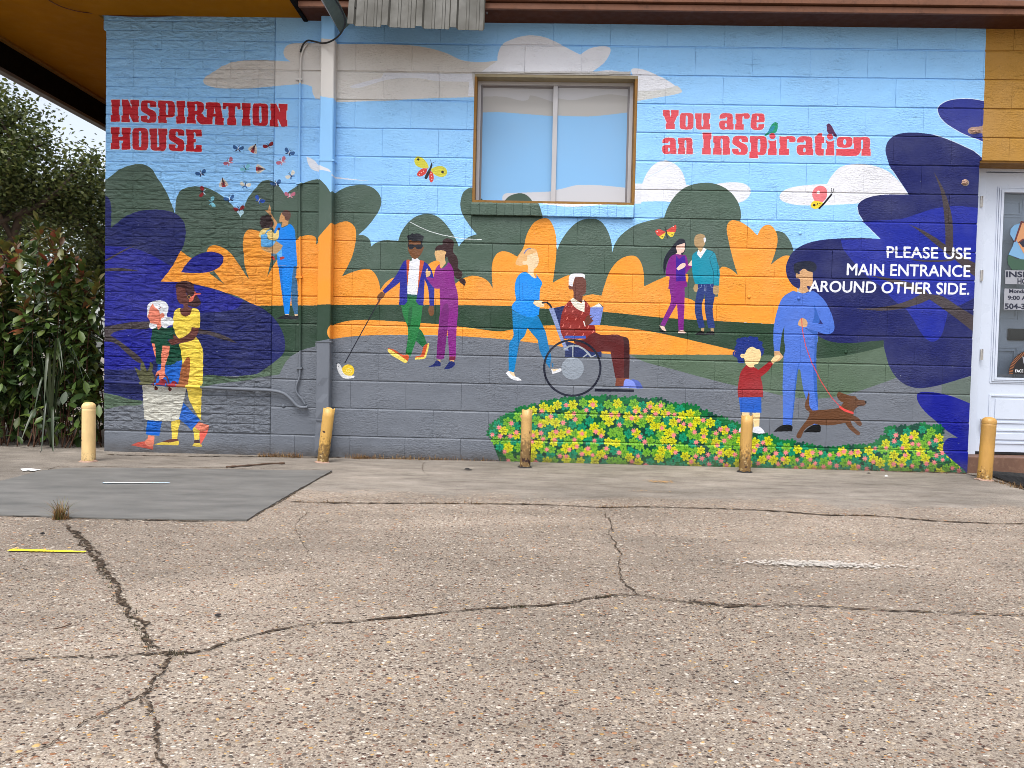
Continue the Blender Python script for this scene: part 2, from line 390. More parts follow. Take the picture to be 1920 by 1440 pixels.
LEAVES = [('0A4233', 150, 9.0), ('067238', 120, 8.8), ('0C9A6C', 74, 8.8), ('7ABA30', 92, 9.3), ('DADA18', 88, 9.3), ('FA8C8C', 120, 6.6)]

def paint_hedge():
    rg = random.Random(11)
    top = parse('f', '95,560 120,440 180,370 250,330 330,280 440,240 600,200 700,165 800,150 950,110 1100,120 1200,100 1400,95 1600,125 1800,112 1900,140 M:1100,530 M:1240,560 M:1400,595 M:1480,640 M:1570,660 M:1680,712 N:0,800 N:60,830 N:200,850 N:400,885 N:600,880 N:780,868 N:840,820 N:900,748 N:1000,742 N:1100,715 N:1250,722 N:1320,717 N:1420,805')
    xs = np.array([p[0] for p in top]); ys = np.array([p[1] for p in top])
    def limits(x):
        yt = float(np.interp(x, xs, ys))
        yb = 866 + (x - 930) * .0245
        if x < 960:
            yb = min(yb, 812 + (x - 915) * 1.45)
        if x > 1765:
            yt = max(yt, 828 + (x - 1765) * .95)
        return yt, yb
    o = [(x, limits(x)[0] + 3) for x in np.arange(918, 1815, 6)] + [(x, 905) for x in np.arange(1812, 950, -20)]
    fill_tex([to_tex(o)], hexc('065A33'))
    def flower(x, y, r, col, star):
        a0 = rg.uniform(0, .5) if not star else rg.uniform(0, 1)
        pts = []
        n = 7 if star else 6
        if star:
            for k in range(2 * n):
                rr = r if k % 2 == 0 else r * .42
                a = a0 + math.pi * k / n
                pts.append((x + rr * math.cos(a), y + rr * math.sin(a)))
        else:
            for k in range(n):
                a = a0 + 2 * math.pi * k / n + math.pi / 6 + rg.uniform(-.05, .05)
                for da, rr in ((-.44, .60), (-.38, .80), (-.20, .96), (0, 1.06), (.20, .96), (.38, .80), (.44, .60)):
                    pts.append((x + r * rr * math.cos(a + da * 1.05), y + r * rr * math.sin(a + da * 1.05)))
        fill_tex([to_tex(pts)], hexc(col))
        if not star and col in ('DADA18', '7ABA30', '0C9A6C'):
            vein = {'DADA18': '969214', '7ABA30': '478424', '0C9A6C': '08714F'}[col]
            for k in range(n):
                a = a0 + 2 * math.pi * k / n + math.pi / 6
                stroke_pts([(x, y), (x + r * .66 * math.cos(a), y + r * .66 * math.sin(a))], hexc(vein), 1.0)
    top_l = []
    for ci, (col, n, r) in enumerate(LEAVES):
        pts = []
        tries = 0
        n = int(n * 1.25)
        while len(pts) < n and tries < 9000:
            tries += 1
            x = rg.uniform(918, 1808)
            yt, yb = limits(x)
            e = 1 if ci < 2 else 6
            y = yt + e + rg.random() * (yb - yt - e)
            if yb - yt < 8:
                continue
            dm = (10.5, 10.5, 12.5, 12, 13.5, 11)[ci]
            if all((x - a) ** 2 + (y - b) ** 2 > dm * dm for a, b in pts) and (ci not in (2, 3, 4) or all((x - a) ** 2 + (y - b) ** 2 > 140 for a, b in top_l)):
                pts.append((x, y))
                if ci in (2, 3, 4): top_l.append((x, y))
        if ci == 1:   # the leafy rim
            for x in np.arange(924, 1790, 9.5):
                yt, yb = limits(x)
                pts.append((x, yt + rg.uniform(-1, 5)))
        for x, y in pts:
            flower(x, y, r * rg.uniform(.88, 1.08), col if not (ci == 1 and rg.random() < .3) else '0C4A38', ci == 5)
    S('N', '141C92', '1428,803c 1440,806 1350,809 1315,850 1320,910 1380,970 1480,1060 1490,1110c 1600,1110c 1600,700c 1500,700c')

def paint_people():
    # nurse in yellow and the older woman with the bag
    Y, SK, EL = 'FBDD52', '6B3B33', 'F78C70'
    S('w', '452527', '660,130 700,118 770,120 830,150 850,200 860,250 900,320 935,380 930,420 870,450 800,440 770,420 780,380 740,250 640,190 610,205 620,160')
    S('w', SK, '615,205c 650,190 720,205 755,290 785,340 775,440 830,462c 800,550 740,572 690,550 668,480 715,465c 712,420 660,400 630,340 620,270')
    S('w', '452527', '660,140c 740,130 830,160 850,250 840,320 770,330 760,290 730,215 650,195 615,205')
    ring('w', 'C9A34E', 785, 322, 19, 19, 6)
    S('w', 'F6765F', '780,378 800,330 845,295 862,250 878,268 930,270 932,288 880,292 857,310 840,360 810,380')
    S('w', Y, '590,540 605,490 640,470 680,463c 670,500 690,550 740,572 790,550 812,510 830,465c 880,470 915,500 928,560 925,718c 820,712c 805,770 740,825 660,860c 620,820 580,700 582,600')
    X('w', '5A302C', '583,700 612,830 600,850 578,760')
    S('w', Y, '655,925c 760,890 880,838c 930,910 962,1010 965,1100 958,1440c 640,1440c 700,1200 680,1050')
    X('g', Y, '1010,-5 1276,-5 1260,390 1240,912 1220,905 1060,600 1010,390')
    X('g', 'D0B53E', '1020,390 1260,390 1260,402 1020,402')
    S('w', '0F66CE', '385,1170c 600,1170c 612,1088c 625,1090 640,1150 695,1130c 692,1220 660,1440c 360,1440c')
    X('g', '0F66CE', '560,-10 945,-10 880,390 520,390')
    S('w', 'A8602F', '640,1460c 700,1210 740,1120 775,1092 797,1130 795,1250 765,1460c')
    X('g', 'A8602F', '945,20 1065,0 1022,392 876,388')
    S('w', '0C4A35', '330,690 375,688 385,748c 430,710 490,720 580,700c 600,760 600,850 520,868c 520,890 560,935 655,925c 680,1040 695,1135c 630,1150 600,1180 500,1200 365,1175c 358,1100 340,920c 298,910 300,830 315,730')
    S('w', SK, '820,712c 912,716c 895,800 840,870 740,902 640,922 560,937 518,890c 540,865 640,860 740,822 805,762')
    S('w', SK, '583,798c 620,835 660,862c 590,868')
    S('w', EL, '305,915c 340,925 355,1000 360,1110c 335,1040')
    S('w', EL, '445,948c 538,948c 525,1050 490,1160 470,1270 482,1330 430,1382 395,1372 400,1330 345,1335c 380,1275 420,1255 430,1060')
    S('w', 'F1F3F8', '248,480 255,430 300,385 400,365 480,385 520,440 515,510 503,568 560,585 587,630 572,680 530,690 490,722 450,712 425,670 400,560 268,600')
    S('w', 'F1F3F8', '270,690 290,653 340,655 378,690 330,727 290,727')
    S('w', EL, '320,402c 335,440 395,490 412,540c 440,528 467,545 457,582 425,592 425,660 432,700 385,747c 375,700 360,670 290,655 270,610 253,580 262,540 280,470')
    Lw('w', '8F3A34', 1.0, '402,475 428,452')
    X('g', '0F66CE', '395,915 628,922 580,1162 365,1138')
    S('g', '5F5F40', '310,350c 230,180 185,60c 280,130c 285,30 310,-20 360,60 390,140c 430,60 440,-10 480,40 470,130 505,230 495,345c')
    S('g', '8E2430', '555,352c 600,268 680,272 712,360c')
    S('g', 'A52A33', '740,385c 785,300 845,300 882,385c')
    X('g', '0F66CE', '965,635 1222,910 1100,1075 895,885')
    S('g', 'D6D4C7', '312,362c 480,352 740,385 1020,395c 895,890c 850,930c 620,928 385,912c 345,890c')
    Lw('g', '6E3128', 2.9, '528,400 518,260 550,205 570,195')
    Lw('g', '6E3128', 2.9, '670,205 712,235 735,330 748,420')
    dot('g', '5E2622', 528, 410, 29); dot('g', '5E2622', 750, 423, 29)
    X('g', Y, '770,935 905,900 918,935 880,1080 865,1212 780,1216')
    S('g', '6A3A2C', '620,1258c 760,1215 870,1213 888,1242c 800,1272')
    S('g', Y, '498,1302c 620,1264 750,1268 885,1238c 893,1280 880,1316c')
    S('g', Y, '1115,1050c 1150,1018 1228,1080c 1215,1222c 1140,1226c')
    X('g', '4A2A26', '1140,1228 1218,1228 1222,1280 1130,1280')
    S('g', Y, '1132,1276c 1228,1280c 1254,1312 1250,1337c 1102,1328c')
    S('g', 'E25C4C', '128,1312c 240,1265 350,1250c 400,1300 487,1328c 480,1384c')
    S('g', EL, '405,1155c 505,1162c 482,1320 420,1332 360,1292 350,1250 390,1210')
    S('g', EL, '1208,940c 1370,998c 1357,1050 1240,1100c 1140,1018c')
    S('g', 'EC6352', '1372,1000c 1335,1130 1235,1307c 1213,1100c 1330,1070')
    # man in blue scrubs carrying a toddler
    BS, TN = '0C8AF4', 'D29C68'
    S('s', TN, '215,15c 235,60 245,130 315,240c 290,320 255,290 278,250 222,145 205,125 168,90c 205,82')
    S('s', TN, '365,112c 342,165c 340,225 370,228 358,290c 440,260c 440,195 400,160')
    S('s', '6A4D45', '363,112c 400,88 450,98 472,142 457,192 432,212 402,192 396,158 378,148')
    S('s', BS, '315,243c 350,248 365,292 420,275 460,250 512,310 526,420 547,742c 315,738c 300,430 278,340')
    X('s', '0A6FC4', '320,742 540,742 540,750 320,750')
    S('s', '3C6D98', '500,748c 540,748c 535,860 550,960 553,1312c 515,1312c 480,1180 478,950')
    S('s', BS, '325,745c 505,748c 492,830 480,960 470,1130 450,1312c 400,1312c 365,1060 338,850')
    S('s', '0A74D2', '326,748c 372,748c 372,880 385,1060 400,1250c 365,1060 340,850')
    S('s', 'E8C4A0', '405,1308c 450,1308c 448,1330 405,1330'); S('s', 'E8C4A0', '515,1308c 553,1308c 553,1335 520,1330')
    S('s', '1F222A', '298,1362c 400,1318 450,1322 500,1335 560,1325c 562,1372c')
    S('s', '4D2622', '235,190 262,235 262,262 240,290 215,275 215,220')
    for dx, dy, r in ((150, 190, 36), (195, 180, 36), (228, 165, 18), (140, 235, 34), (195, 235, 40), (150, 275, 30), (195, 285, 28), (225, 200, 22)):
        dot('s', '2E191B', dx, dy, r)
    S('s', 'F7D988', '128,320 160,303 230,308 285,362 318,318 332,370 312,428 220,432 190,400 102,405 110,345')
    dot('s', '5A2A28', 330, 308, 16)
    S('s', '63B6F5', '120,378c 190,375 202,430 300,462 275,512 200,527 120,512c')
    Lw('s', '63B6F5', 2.2, '232,318 195,330 180,360 185,390')
    S('s', 'C69C69', '122,515c 240,518 302,450c 380,505c 322,592 250,597 130,552c')
    S('s', '63B6F5', '300,602c 365,540c 367,640 340,642'); S('s', '5A7F9C', '240,595c 300,600c 275,630 250,628')
    S('s', 'B4362F', '343,642c 380,632 404,650c 350,670'); S('s', 'B4362F', '243,632 268,630 283,655 278,678 255,665')
    # walking couple with cane and snail
    JK, MB, PU = '20269A', '7A4E2E', '8B2789'
    S('F', '17693A', '1190,1130c 1240,1160 1282,1255c 1247,1282c 1195,1232c')
    S('F', '1F7D3F', '1086,960c 1140,895c 1205,895c 1250,968c 1232,1110 1200,1230 1160,1347c 1120,1345c 1140,1150 1105,1050')
    S('F', '176435', '1150,985c 1170,980 1160,1100 1145,1150 1140,1040')
    S('3', 'D2562C', '573,288 640,300 710,345 775,345c 782,375 766,418c 690,350')
    S('3', 'FAE26C', '568,300 590,291 650,330 740,388 767,415 745,429 690,400 600,345')
    S('3', 'D2562C', '962,236c 975,240 945,365c 845,377c 850,365 900,350 930,262')
    S('3', 'FAE26C', '972,232c 985,238 952,370 932,388 843,396c 845,378 925,370 940,350')
    S('F', 'F2F4FA', '1150,640c 1172,630 1172,616 1208,616 1230,640 1228,700 1207,892c 1130,888c 1145,690')
    S('F', JK, '1108,640 1130,630c 1135,940c 1110,967 1073,965c 1080,800 1085,792c 968,882c 948,862c 1040,760 1080,690')
    S('F', JK, '1255,640c 1290,665 1320,718 1336,800 1335,972c 1302,973c 1290,840 1265,775c 1255,972c 1220,965 1200,940c 1215,850c')
    X('c', 'CE5A31', '690,645 750,640 708,1110 696,900'); S('c', 'CE5A31', '930,648c 1012,665c 1000,720 893,1180c 920,830')
    X('c', '1A5E58', '702,1262 885,1275 882,1312 702,1302')
    S('c', MB, '720,290c 960,300c 975,420 1005,408 990,460 960,530 900,605 840,632 790,605 740,520 715,440')
    S('c', 'F2F4FA', '785,650c 797,612 835,634 882,614c 890,650 835,672')
    S('c', '22252D', '700,222 722,200 760,196 790,168 830,182 860,170 900,176 932,180 962,202 997,215 997,262 980,300 977,392c 945,385c 940,312 830,312 742,285c 735,385c 722,370 724,292')
    S('c', '191C26', '726,375 850,372 980,378 972,430 932,453 880,448 840,413 800,448 760,452 733,430')
    S('F', MB, '940,868c 968,885 938,925 915,932 910,900'); S('F', MB, '1300,972c 1332,974c 1335,1030 1310,1050 1292,1010')
    Lw('F', '6B3B2B', 3.0, '932,922 905,968'); Lw('F', '22252F', 1.8, '905,968 666,1402')
    S('c', '3D292B', '1200,475c 1220,420 1280,380 1338,370 1340,310 1390,265 1460,263 1530,300 1545,360 1530,440 1540,520 1590,580 1620,680 1620,790 1680,850 1700,900 1672,970 1620,990 1560,950 1530,850 1500,760 1440,650 1420,590 1380,622 1378,560 1402,510 1350,490 1280,475')
    S('c', '3D292B', '1645,1000 1690,978 1742,1000 1757,1060 1708,1168c 1722,1110 1650,1045')
    S('c', 'E4B880', '1205,480c 1340,476 1402,500 1402,532 1385,560 1385,640 1402,702c 1320,802c 1293,740 1290,680 1230,652 1210,580 1198,540')
    S('F', PU, '1375,660c 1388,693 1427,670 1440,645c 1461,664 1482,718 1490,797 1511,881 1516,1000 1504,1140 1496,1367c 1450,1367c 1435,1150c 1395,1377c 1352,1367c 1368,1140 1380,1000 1377,845c 1336,840 1275,763c 1290,758 1330,768c 1348,693')
    S('F', '741F74', '1370,1140c 1400,980 1440,960 1435,1150c 1410,1370c 1352,1367c')
    X('F', '7C2340', '1450,1352 1496,1352 1494,1382 1450,1382')
    X('F', 'E4B880', '1355,1377 1382,1378 1382,1398 1355,1395'); X('F', 'E4B880', '1455,1382 1486,1382 1486,1398 1455,1398')
    S('3', '202B6B', '968,471c 1030,440 1060,403 1097,425 1097,461c'); S('3', '202B6B', '1133,491c 1170,440 1195,413 1242,430 1222,470 1170,492')
    S('c', 'E4B880', '1045,962c 1038,850 1068,798 1082,842 1122,850 1112,930')
    # snail
    Lw('L', '1E2028', 1.0, '612,252 598,240'); Lw('L', '1E2028', 1.0, '620,250 622,235')
    dot('L', 'F5D03A', 690, 300, 47)
    S('L', 'ECEEEF', '606,256 620,246 638,268 652,312 682,335 735,338 738,346 728,355 660,357 630,332 610,290')
    Lw('L', 'FBEFA8', .9, '690,300 697,297 700,305 690,312 678,305 680,290 695,283 712,292 715,310 700,325 680,326 662,310')
    Lw('L', '30323A', .8, '616,268 622,272')
    # carer pushing the wheelchair
    FC, TP, TR = 'F8DBB0', '0B94FA', '0A7CBD'
    S('v', 'F0BD80', '140,235 170,165 210,102 280,80 340,90 367,142c 330,135 262,160 250,215 215,252 160,252')
    Lw('v', '8688BC', 2.0, '228,132 245,105 265,90 290,85')
    S('v', FC, '258,155c 355,122c 374,200 357,262 325,297 322,335 345,382c 300,372 262,318c 260,250 222,247 213,215 250,208')
    S('v', TR, '365,755c 415,860 442,920 472,1060 499,1170c 482,1282c 440,1220 385,1110 363,1000c 260,880c 300,760')
    S('v', '0B84C8', '108,700c 200,745 300,760 345,770c 260,880c 230,960 187,1010 160,1130 127,1322c 73,1316c 78,1040 120,960 115,880')
    S('v', TP, '238,316c 265,330 320,378 350,378 345,337c 367,370 407,430 387,490 380,602c 325,605c 330,640 382,672c 375,747c 300,772 200,747 103,690c 108,650 147,600c 133,480 150,390 190,335')
    Lw('v', '0A76CC', .9, '212,432 215,590')
    S('v', FC, '313,630c 350,604 402,604 430,650c 420,668 360,668')
    S('v', 'F4F5FA', '43,1332c 75,1311 125,1360 170,1375 205,1404c 150,1405 90,1382'); S('v', FC, '75,1311c 125,1323c 142,1367c 100,1348')
    S('v', 'F4F5FA', '497,1288c 540,1287 598,1284c 596,1310 510,1340c'); X('v', FC, '500,1290 580,1288 520,1318')
    X('v', '1A6FA8', '503,1230 518,1232 520,1272 503,1270')
    X('v', '202F64', '520,680 640,655 645,990 615,990')
    X('v', '202F64', '640,1010 1000,1110 1000,1170 635,1170')
    X('v', '8E9ECD', '473,686 522,676 626,1000 672,1105 633,1105 590,1000')
    Lw('v', '1C2132', 3.4, '412,627 455,624 482,645 500,675')
    RD = '92271F'
    S('h', '5E1C1D', '850,265c 1010,203c 1115,243 1370,238 1430,262 1530,290 1562,340 1573,500 1567,947c 1340,947c 1260,520c 1115,515 1000,530 900,502 780,440 700,400 655,338c 850,310c')
    S('h', '3F1519', '1465,272c 1530,290 1562,340 1573,500 1567,947c 1482,947c 1480,400')
    S('v', RD, '690,598c 640,650 605,730 588,830 595,920 625,988c 840,988c 880,950 942,922c 925,850 880,850c 892,690 860,630 828,598c 826,722c 770,692 720,652')
    for px, py in ((645, 655), (705, 660), (640, 708), (712, 712), (655, 785), (742, 790), (615, 858), (690, 865), (780, 868), (652, 940), (728, 945), (815, 948), (860, 660), (805, 735), (868, 872), (915, 915)):
        Lw('v', 'E27A6C', 1.6, f'{px + 4},{py - 12} {px + 4},{py} {px - 6},{py + 10}')
    S('v', 'F6F0DE', '688,600c 715,578c 800,634c 816,592c 832,620 829,722c 770,697 720,657')
    S('v', '6F3B2D', '735,366c 832,380 842,530 816,552 806,632c 720,582c 715,500 680,492 673,455 710,453 720,425')
    S('v', 'F2F3F8', '672,420 680,358 720,335 800,330 833,350 835,386c 800,368 735,373c 720,420 710,467c 675,450')
    S('v', 'F7F3E6', '888,678c 960,642 980,633 1018,674c'); Lw('v', '26304C', .9, '978,634 1016,672')
    X('v', '8093DF', '890,674 1020,672 986,850 868,852'); Lw('v', '6A7BC8', .8, '1006,682 975,846')
    S('v', '6F3B2D', '833,815 860,758 907,748c 885,772 927,764c 902,790 922,802c 870,852 840,847')
    Lw('v', 'F6F3EA', 2.0, '822,815 836,860')
    X('h', '3C5CBC', '510,257 857,259 857,304 510,301')
    S('h', '80402B', '1350,948c 1562,945c 1560,965 1482,1000 1475,1087c 1338,1082c')
    S('h', '566AC2', '1600,983 1680,983 1740,1018 1772,1075 1802,1117c 1690,1122c 1665,1060')
    S('h', '8699F2', '1474,1087c 1485,1000 1520,963 1580,975 1642,1012 1682,1090c 1690,1118c 1340,1096c')
    Lw('h', 'A9B1B8', 3.4, '505,478 580,432 650,420 740,430 830,480 900,550 945,605'); Lw('h', 'A9B1B8', 2.6, '643,440 643,610')
    Lw('h', 'A9B1B8', 2.4, '895,545 815,608'); Lw('h', 'A9B1B8', 2.0, '1020,572 950,606')
    dot('h', '98A1AD', 640, 790, 184)
    ring('h', '161B2E', 635, 783, 461, 455, 34)
    X('h', '141A2B', '1003,1125 1643,1138 1643,1180 1003,1168')
    # pair talking
    PJ = '82238A'
    S('t', '1D2130', '345,320 390,286 437,298 452,345 445,420 425,455 400,475 330,472 280,492 237,570 225,640 207,698c 202,560 230,470 300,375')
    S('t', 'F9D4C4', '385,350c 442,333c 442,400 427,437 402,447 407,500 380,512 338,460 356,440 345,372')
    S('t', PJ, '272,850c 442,822c 440,960 427,1312c 372,1320c 355,1018c 290,1130 215,1272c 166,1256c 220,1140 285,990')
    S('t', PJ, '340,458c 290,480 255,540 230,640 228,702c 272,712c 257,852c 472,824c 450,700 470,660 522,595c 480,580c 470,510 450,468c 405,465c')
    S('t', '43219A', '343,470c 380,512 412,485 440,478c 450,520 448,762c 345,765c')
    S('t', ORG, '452,680c 478,690 480,740 470,780c 460,760')
    S('t', 'F9D4C4', '348,622c 400,568 447,563 442,602 370,642c'); S('t', 'F9D4C4', '476,583c 520,528 562,516 568,540 522,595c')
    S('t', 'F9D4C4', '156,1262c 210,1273c 237,1328c 190,1310'); S('t', '1B1B23', '150,1278c 190,1318 252,1357c 180,1342')
    S('t', 'F9D4C4', '368,1327c 415,1314 464,1347c 370,1350c'); S('t', '1B1B23', '365,1347c 440,1352 498,1362c 368,1362c')
    S('t', 'BA9A6D', '549,290 570,245 620,230 667,250 672,290 667,350 642,392 652,420c 610,440 588,388 555,362')
    S('t', 'EDEFF5', '652,285c 672,270 679,310 660,333c')
    S('t', '0C93AD', '580,423c 620,505c 687,403c 772,440 807,540 834,650 827,813c 765,809c 760,790c 670,803 555,792c 530,680 524,600 530,468')
    X('t', 'F1F3F7', '577,457 595,408 620,440 656,383 687,405 620,507')
    Lw('t', '0B5E72', .9, '768,440 722,500 732,560 766,660 766,806')
    S('t', '273B7C', '588,796c 765,796c 782,900 755,1080 782,1287c 705,1292c 668,1080 668,900c 632,1060 668,1282c 600,1292c 553,1080 575,900')
    Lw('t', '9AA8CC', .7, '632,802 628,830 590,848'); Lw('t', '9AA8CC', .7, '660,802 662,870 678,875 682,802'); Lw('t', '9AA8CC', .7, '728,798 740,830 765,838')
    S('t', 'BA9A6D', '555,795c 588,798c 588,850 570,887 538,850'); S('t', 'BA9A6D', '765,815c 827,813c 817,905 770,908 758,860')
    X('t', 'BA9A6D', '625,1290 660,1290 660,1332 625,1332'); X('t', 'BA9A6D', '732,1290 766,1290 770,1332 735,1332')
    S('t', '16171D', '553,1370c 610,1327 665,1330c 665,1362c 720,1327 774,1330c 777,1366c')
    # man with dog and child
    SU, TA, CH = '5079DA', 'D9AA7A', 'FCDEA2'
    S('H', SU, '185,860c 260,880 338,860c 390,905 385,1010 370,1165c 370,1240 355,1290 362,1450c 110,1450c 125,1290 118,1220 120,1125c 100,1200 86,1318c 44,1320c 38,1220 45,1110 80,970 115,905')
    S('H', SU, '330,860c 410,918 465,1010 495,1110 488,1167 440,1187 370,1167 290,1132c 295,1096c 412,1113c 385,1070c 345,990')
    S('H', '2F62BC', '345,960c 385,1072c 385,1105c 330,1100c 345,1050')
    X('H', '242D70', '388,1075 412,1112 386,1106')
    S('k', SU, '653,400c 828,470c 770,850 747,1187c 650,1187c 643,800 648,560'); S('k', SU, '828,468c 1022,440c 1020,600 1042,1012c 1032,1182c 985,1182c 960,1050 880,800')
    X('k', SU, '653,380 1022,380 1022,475 653,475')
    S('k', '3263BE', '1000,180c 1032,160c 1024,300 1022,500 1042,1012c 1000,800 988,560 1000,330')
    S('k', '3263BE', '828,470c 805,640 747,1187c 742,1187c 768,850 790,620')
    S('k', '3263BE', '900,90c 1030,130c 1030,160c 1000,165c 930,120'); S('k', '3263BE', '915,305c 990,298 1000,330 950,310')
    S('H', '1B2137', '193,700 198,660 260,640 320,640 357,660 362,700 332,722c 300,716 270,697 240,703 220,745 200,725')
    S('H', TA, '236,715c 270,695 300,713 334,720c 334,790 321,828 292,826 308,862c 260,880 218,862c 238,830 235,772 211,762 213,730 234,736')
    S('H', TA, '223,1112 250,1066 292,1090 286,1130 240,1127')
    S('k', '0F1014', '538,1257c 600,1203 660,1180 747,1190 750,1252c'); S('k', '0F1014', '873,1264c 930,1215 1000,1178 1062,1185 1072,1240 1062,1264c')
    S('k', '69442C', '940,798c 915,880 892,950 905,1005 945,1042 925,1110 880,1170 830,1240 798,1305 815,1332 847,1322 880,1252 920,1207 1000,1167c 1080,1180 1200,1182 1347,1157c 1380,1210 1440,1265 1490,1297 1514,1275 1470,1230 1430,1190 1408,1133c 1450,1145 1495,1187 1522,1190 1532,1165 1500,1108 1440,1073c 1440,1040 1460,1000 1500,970 1560,962 1582,930 1572,908 1490,893 1460,858 1400,850 1330,828 1280,806c 1260,820 1254,860 1290,912 1327,930c 1280,983 1200,1000 1080,1012 980,1018c 955,990 940,930 945,860')
    dot('k', '17120F', 1468, 898, 7); dot('k', '17120F', 1576, 924, 10, 12); Lw('k', '2A1B14', .9, '1482,962 1530,963 1562,950')
    Lw('k', 'F2534F', 4.2, '1290,980 1340,1015 1430,1046')
    Lw('k', 'E6484F', 1.5, '855,-20 865,110 900,290 970,480 1080,700 1200,880 1290,975')
    S('k', TA, '548,350c 606,352c 652,415c 600,462 560,457')
    rg = random.Random(3)
    for k in range(46):
        a = rg.uniform(math.pi * .95, math.pi * 2.2)
        r = rg.uniform(60, 148)
        dot('k', '1C3286', 262 + r * 1.08 * math.cos(a), 322 + r * .92 * math.sin(a), rg.uniform(16, 30))
    S('k', '1C3286', '112,320 140,230 220,200 320,200 400,260 415,330 385,340 300,312 240,330 215,385 200,410 215,482c 145,478 130,430 88,402 80,370 105,342')
    Lw('k', 'C97F78', .8, '118,345 100,368 100,390')
    S('k', CH, '235,342 255,320 300,301 350,325 385,332c 400,380 392,440 362,492 320,507 332,537c 270,532 230,507c 208,430 180,427 166,402 180,380 215,380')
    S('k', 'A01F25', '235,503c 270,531 327,533 370,562c 500,463c 537,490c 480,572 395,642c 417,740 422,866c 143,872c 137,800 150,680 175,580')
    Lw('k', '7E151B', .7, '250,652 320,655 390,642')
    S('k', CH, '508,460c 550,408 600,393 618,410 572,462 535,492c')
    X('k', CH, '183,1036 268,1040 262,1205 198,1205'); X('k', CH, '303,1043 389,1043 378,1205 318,1205')
    X('k', '0D5ECC', '150,870 402,867 403,1043 168,1037'); Lw('k', '0A4AA6', .8, '320,960 303,1040')
    S('k', 'F0F2FA', '299,1262c 305,1215 340,1200 380,1200 427,1240 445,1274c 370,1277'); S('k', 'F0F2FA', '150,1260c 155,1225 190,1200 255,1205 262,1262c')

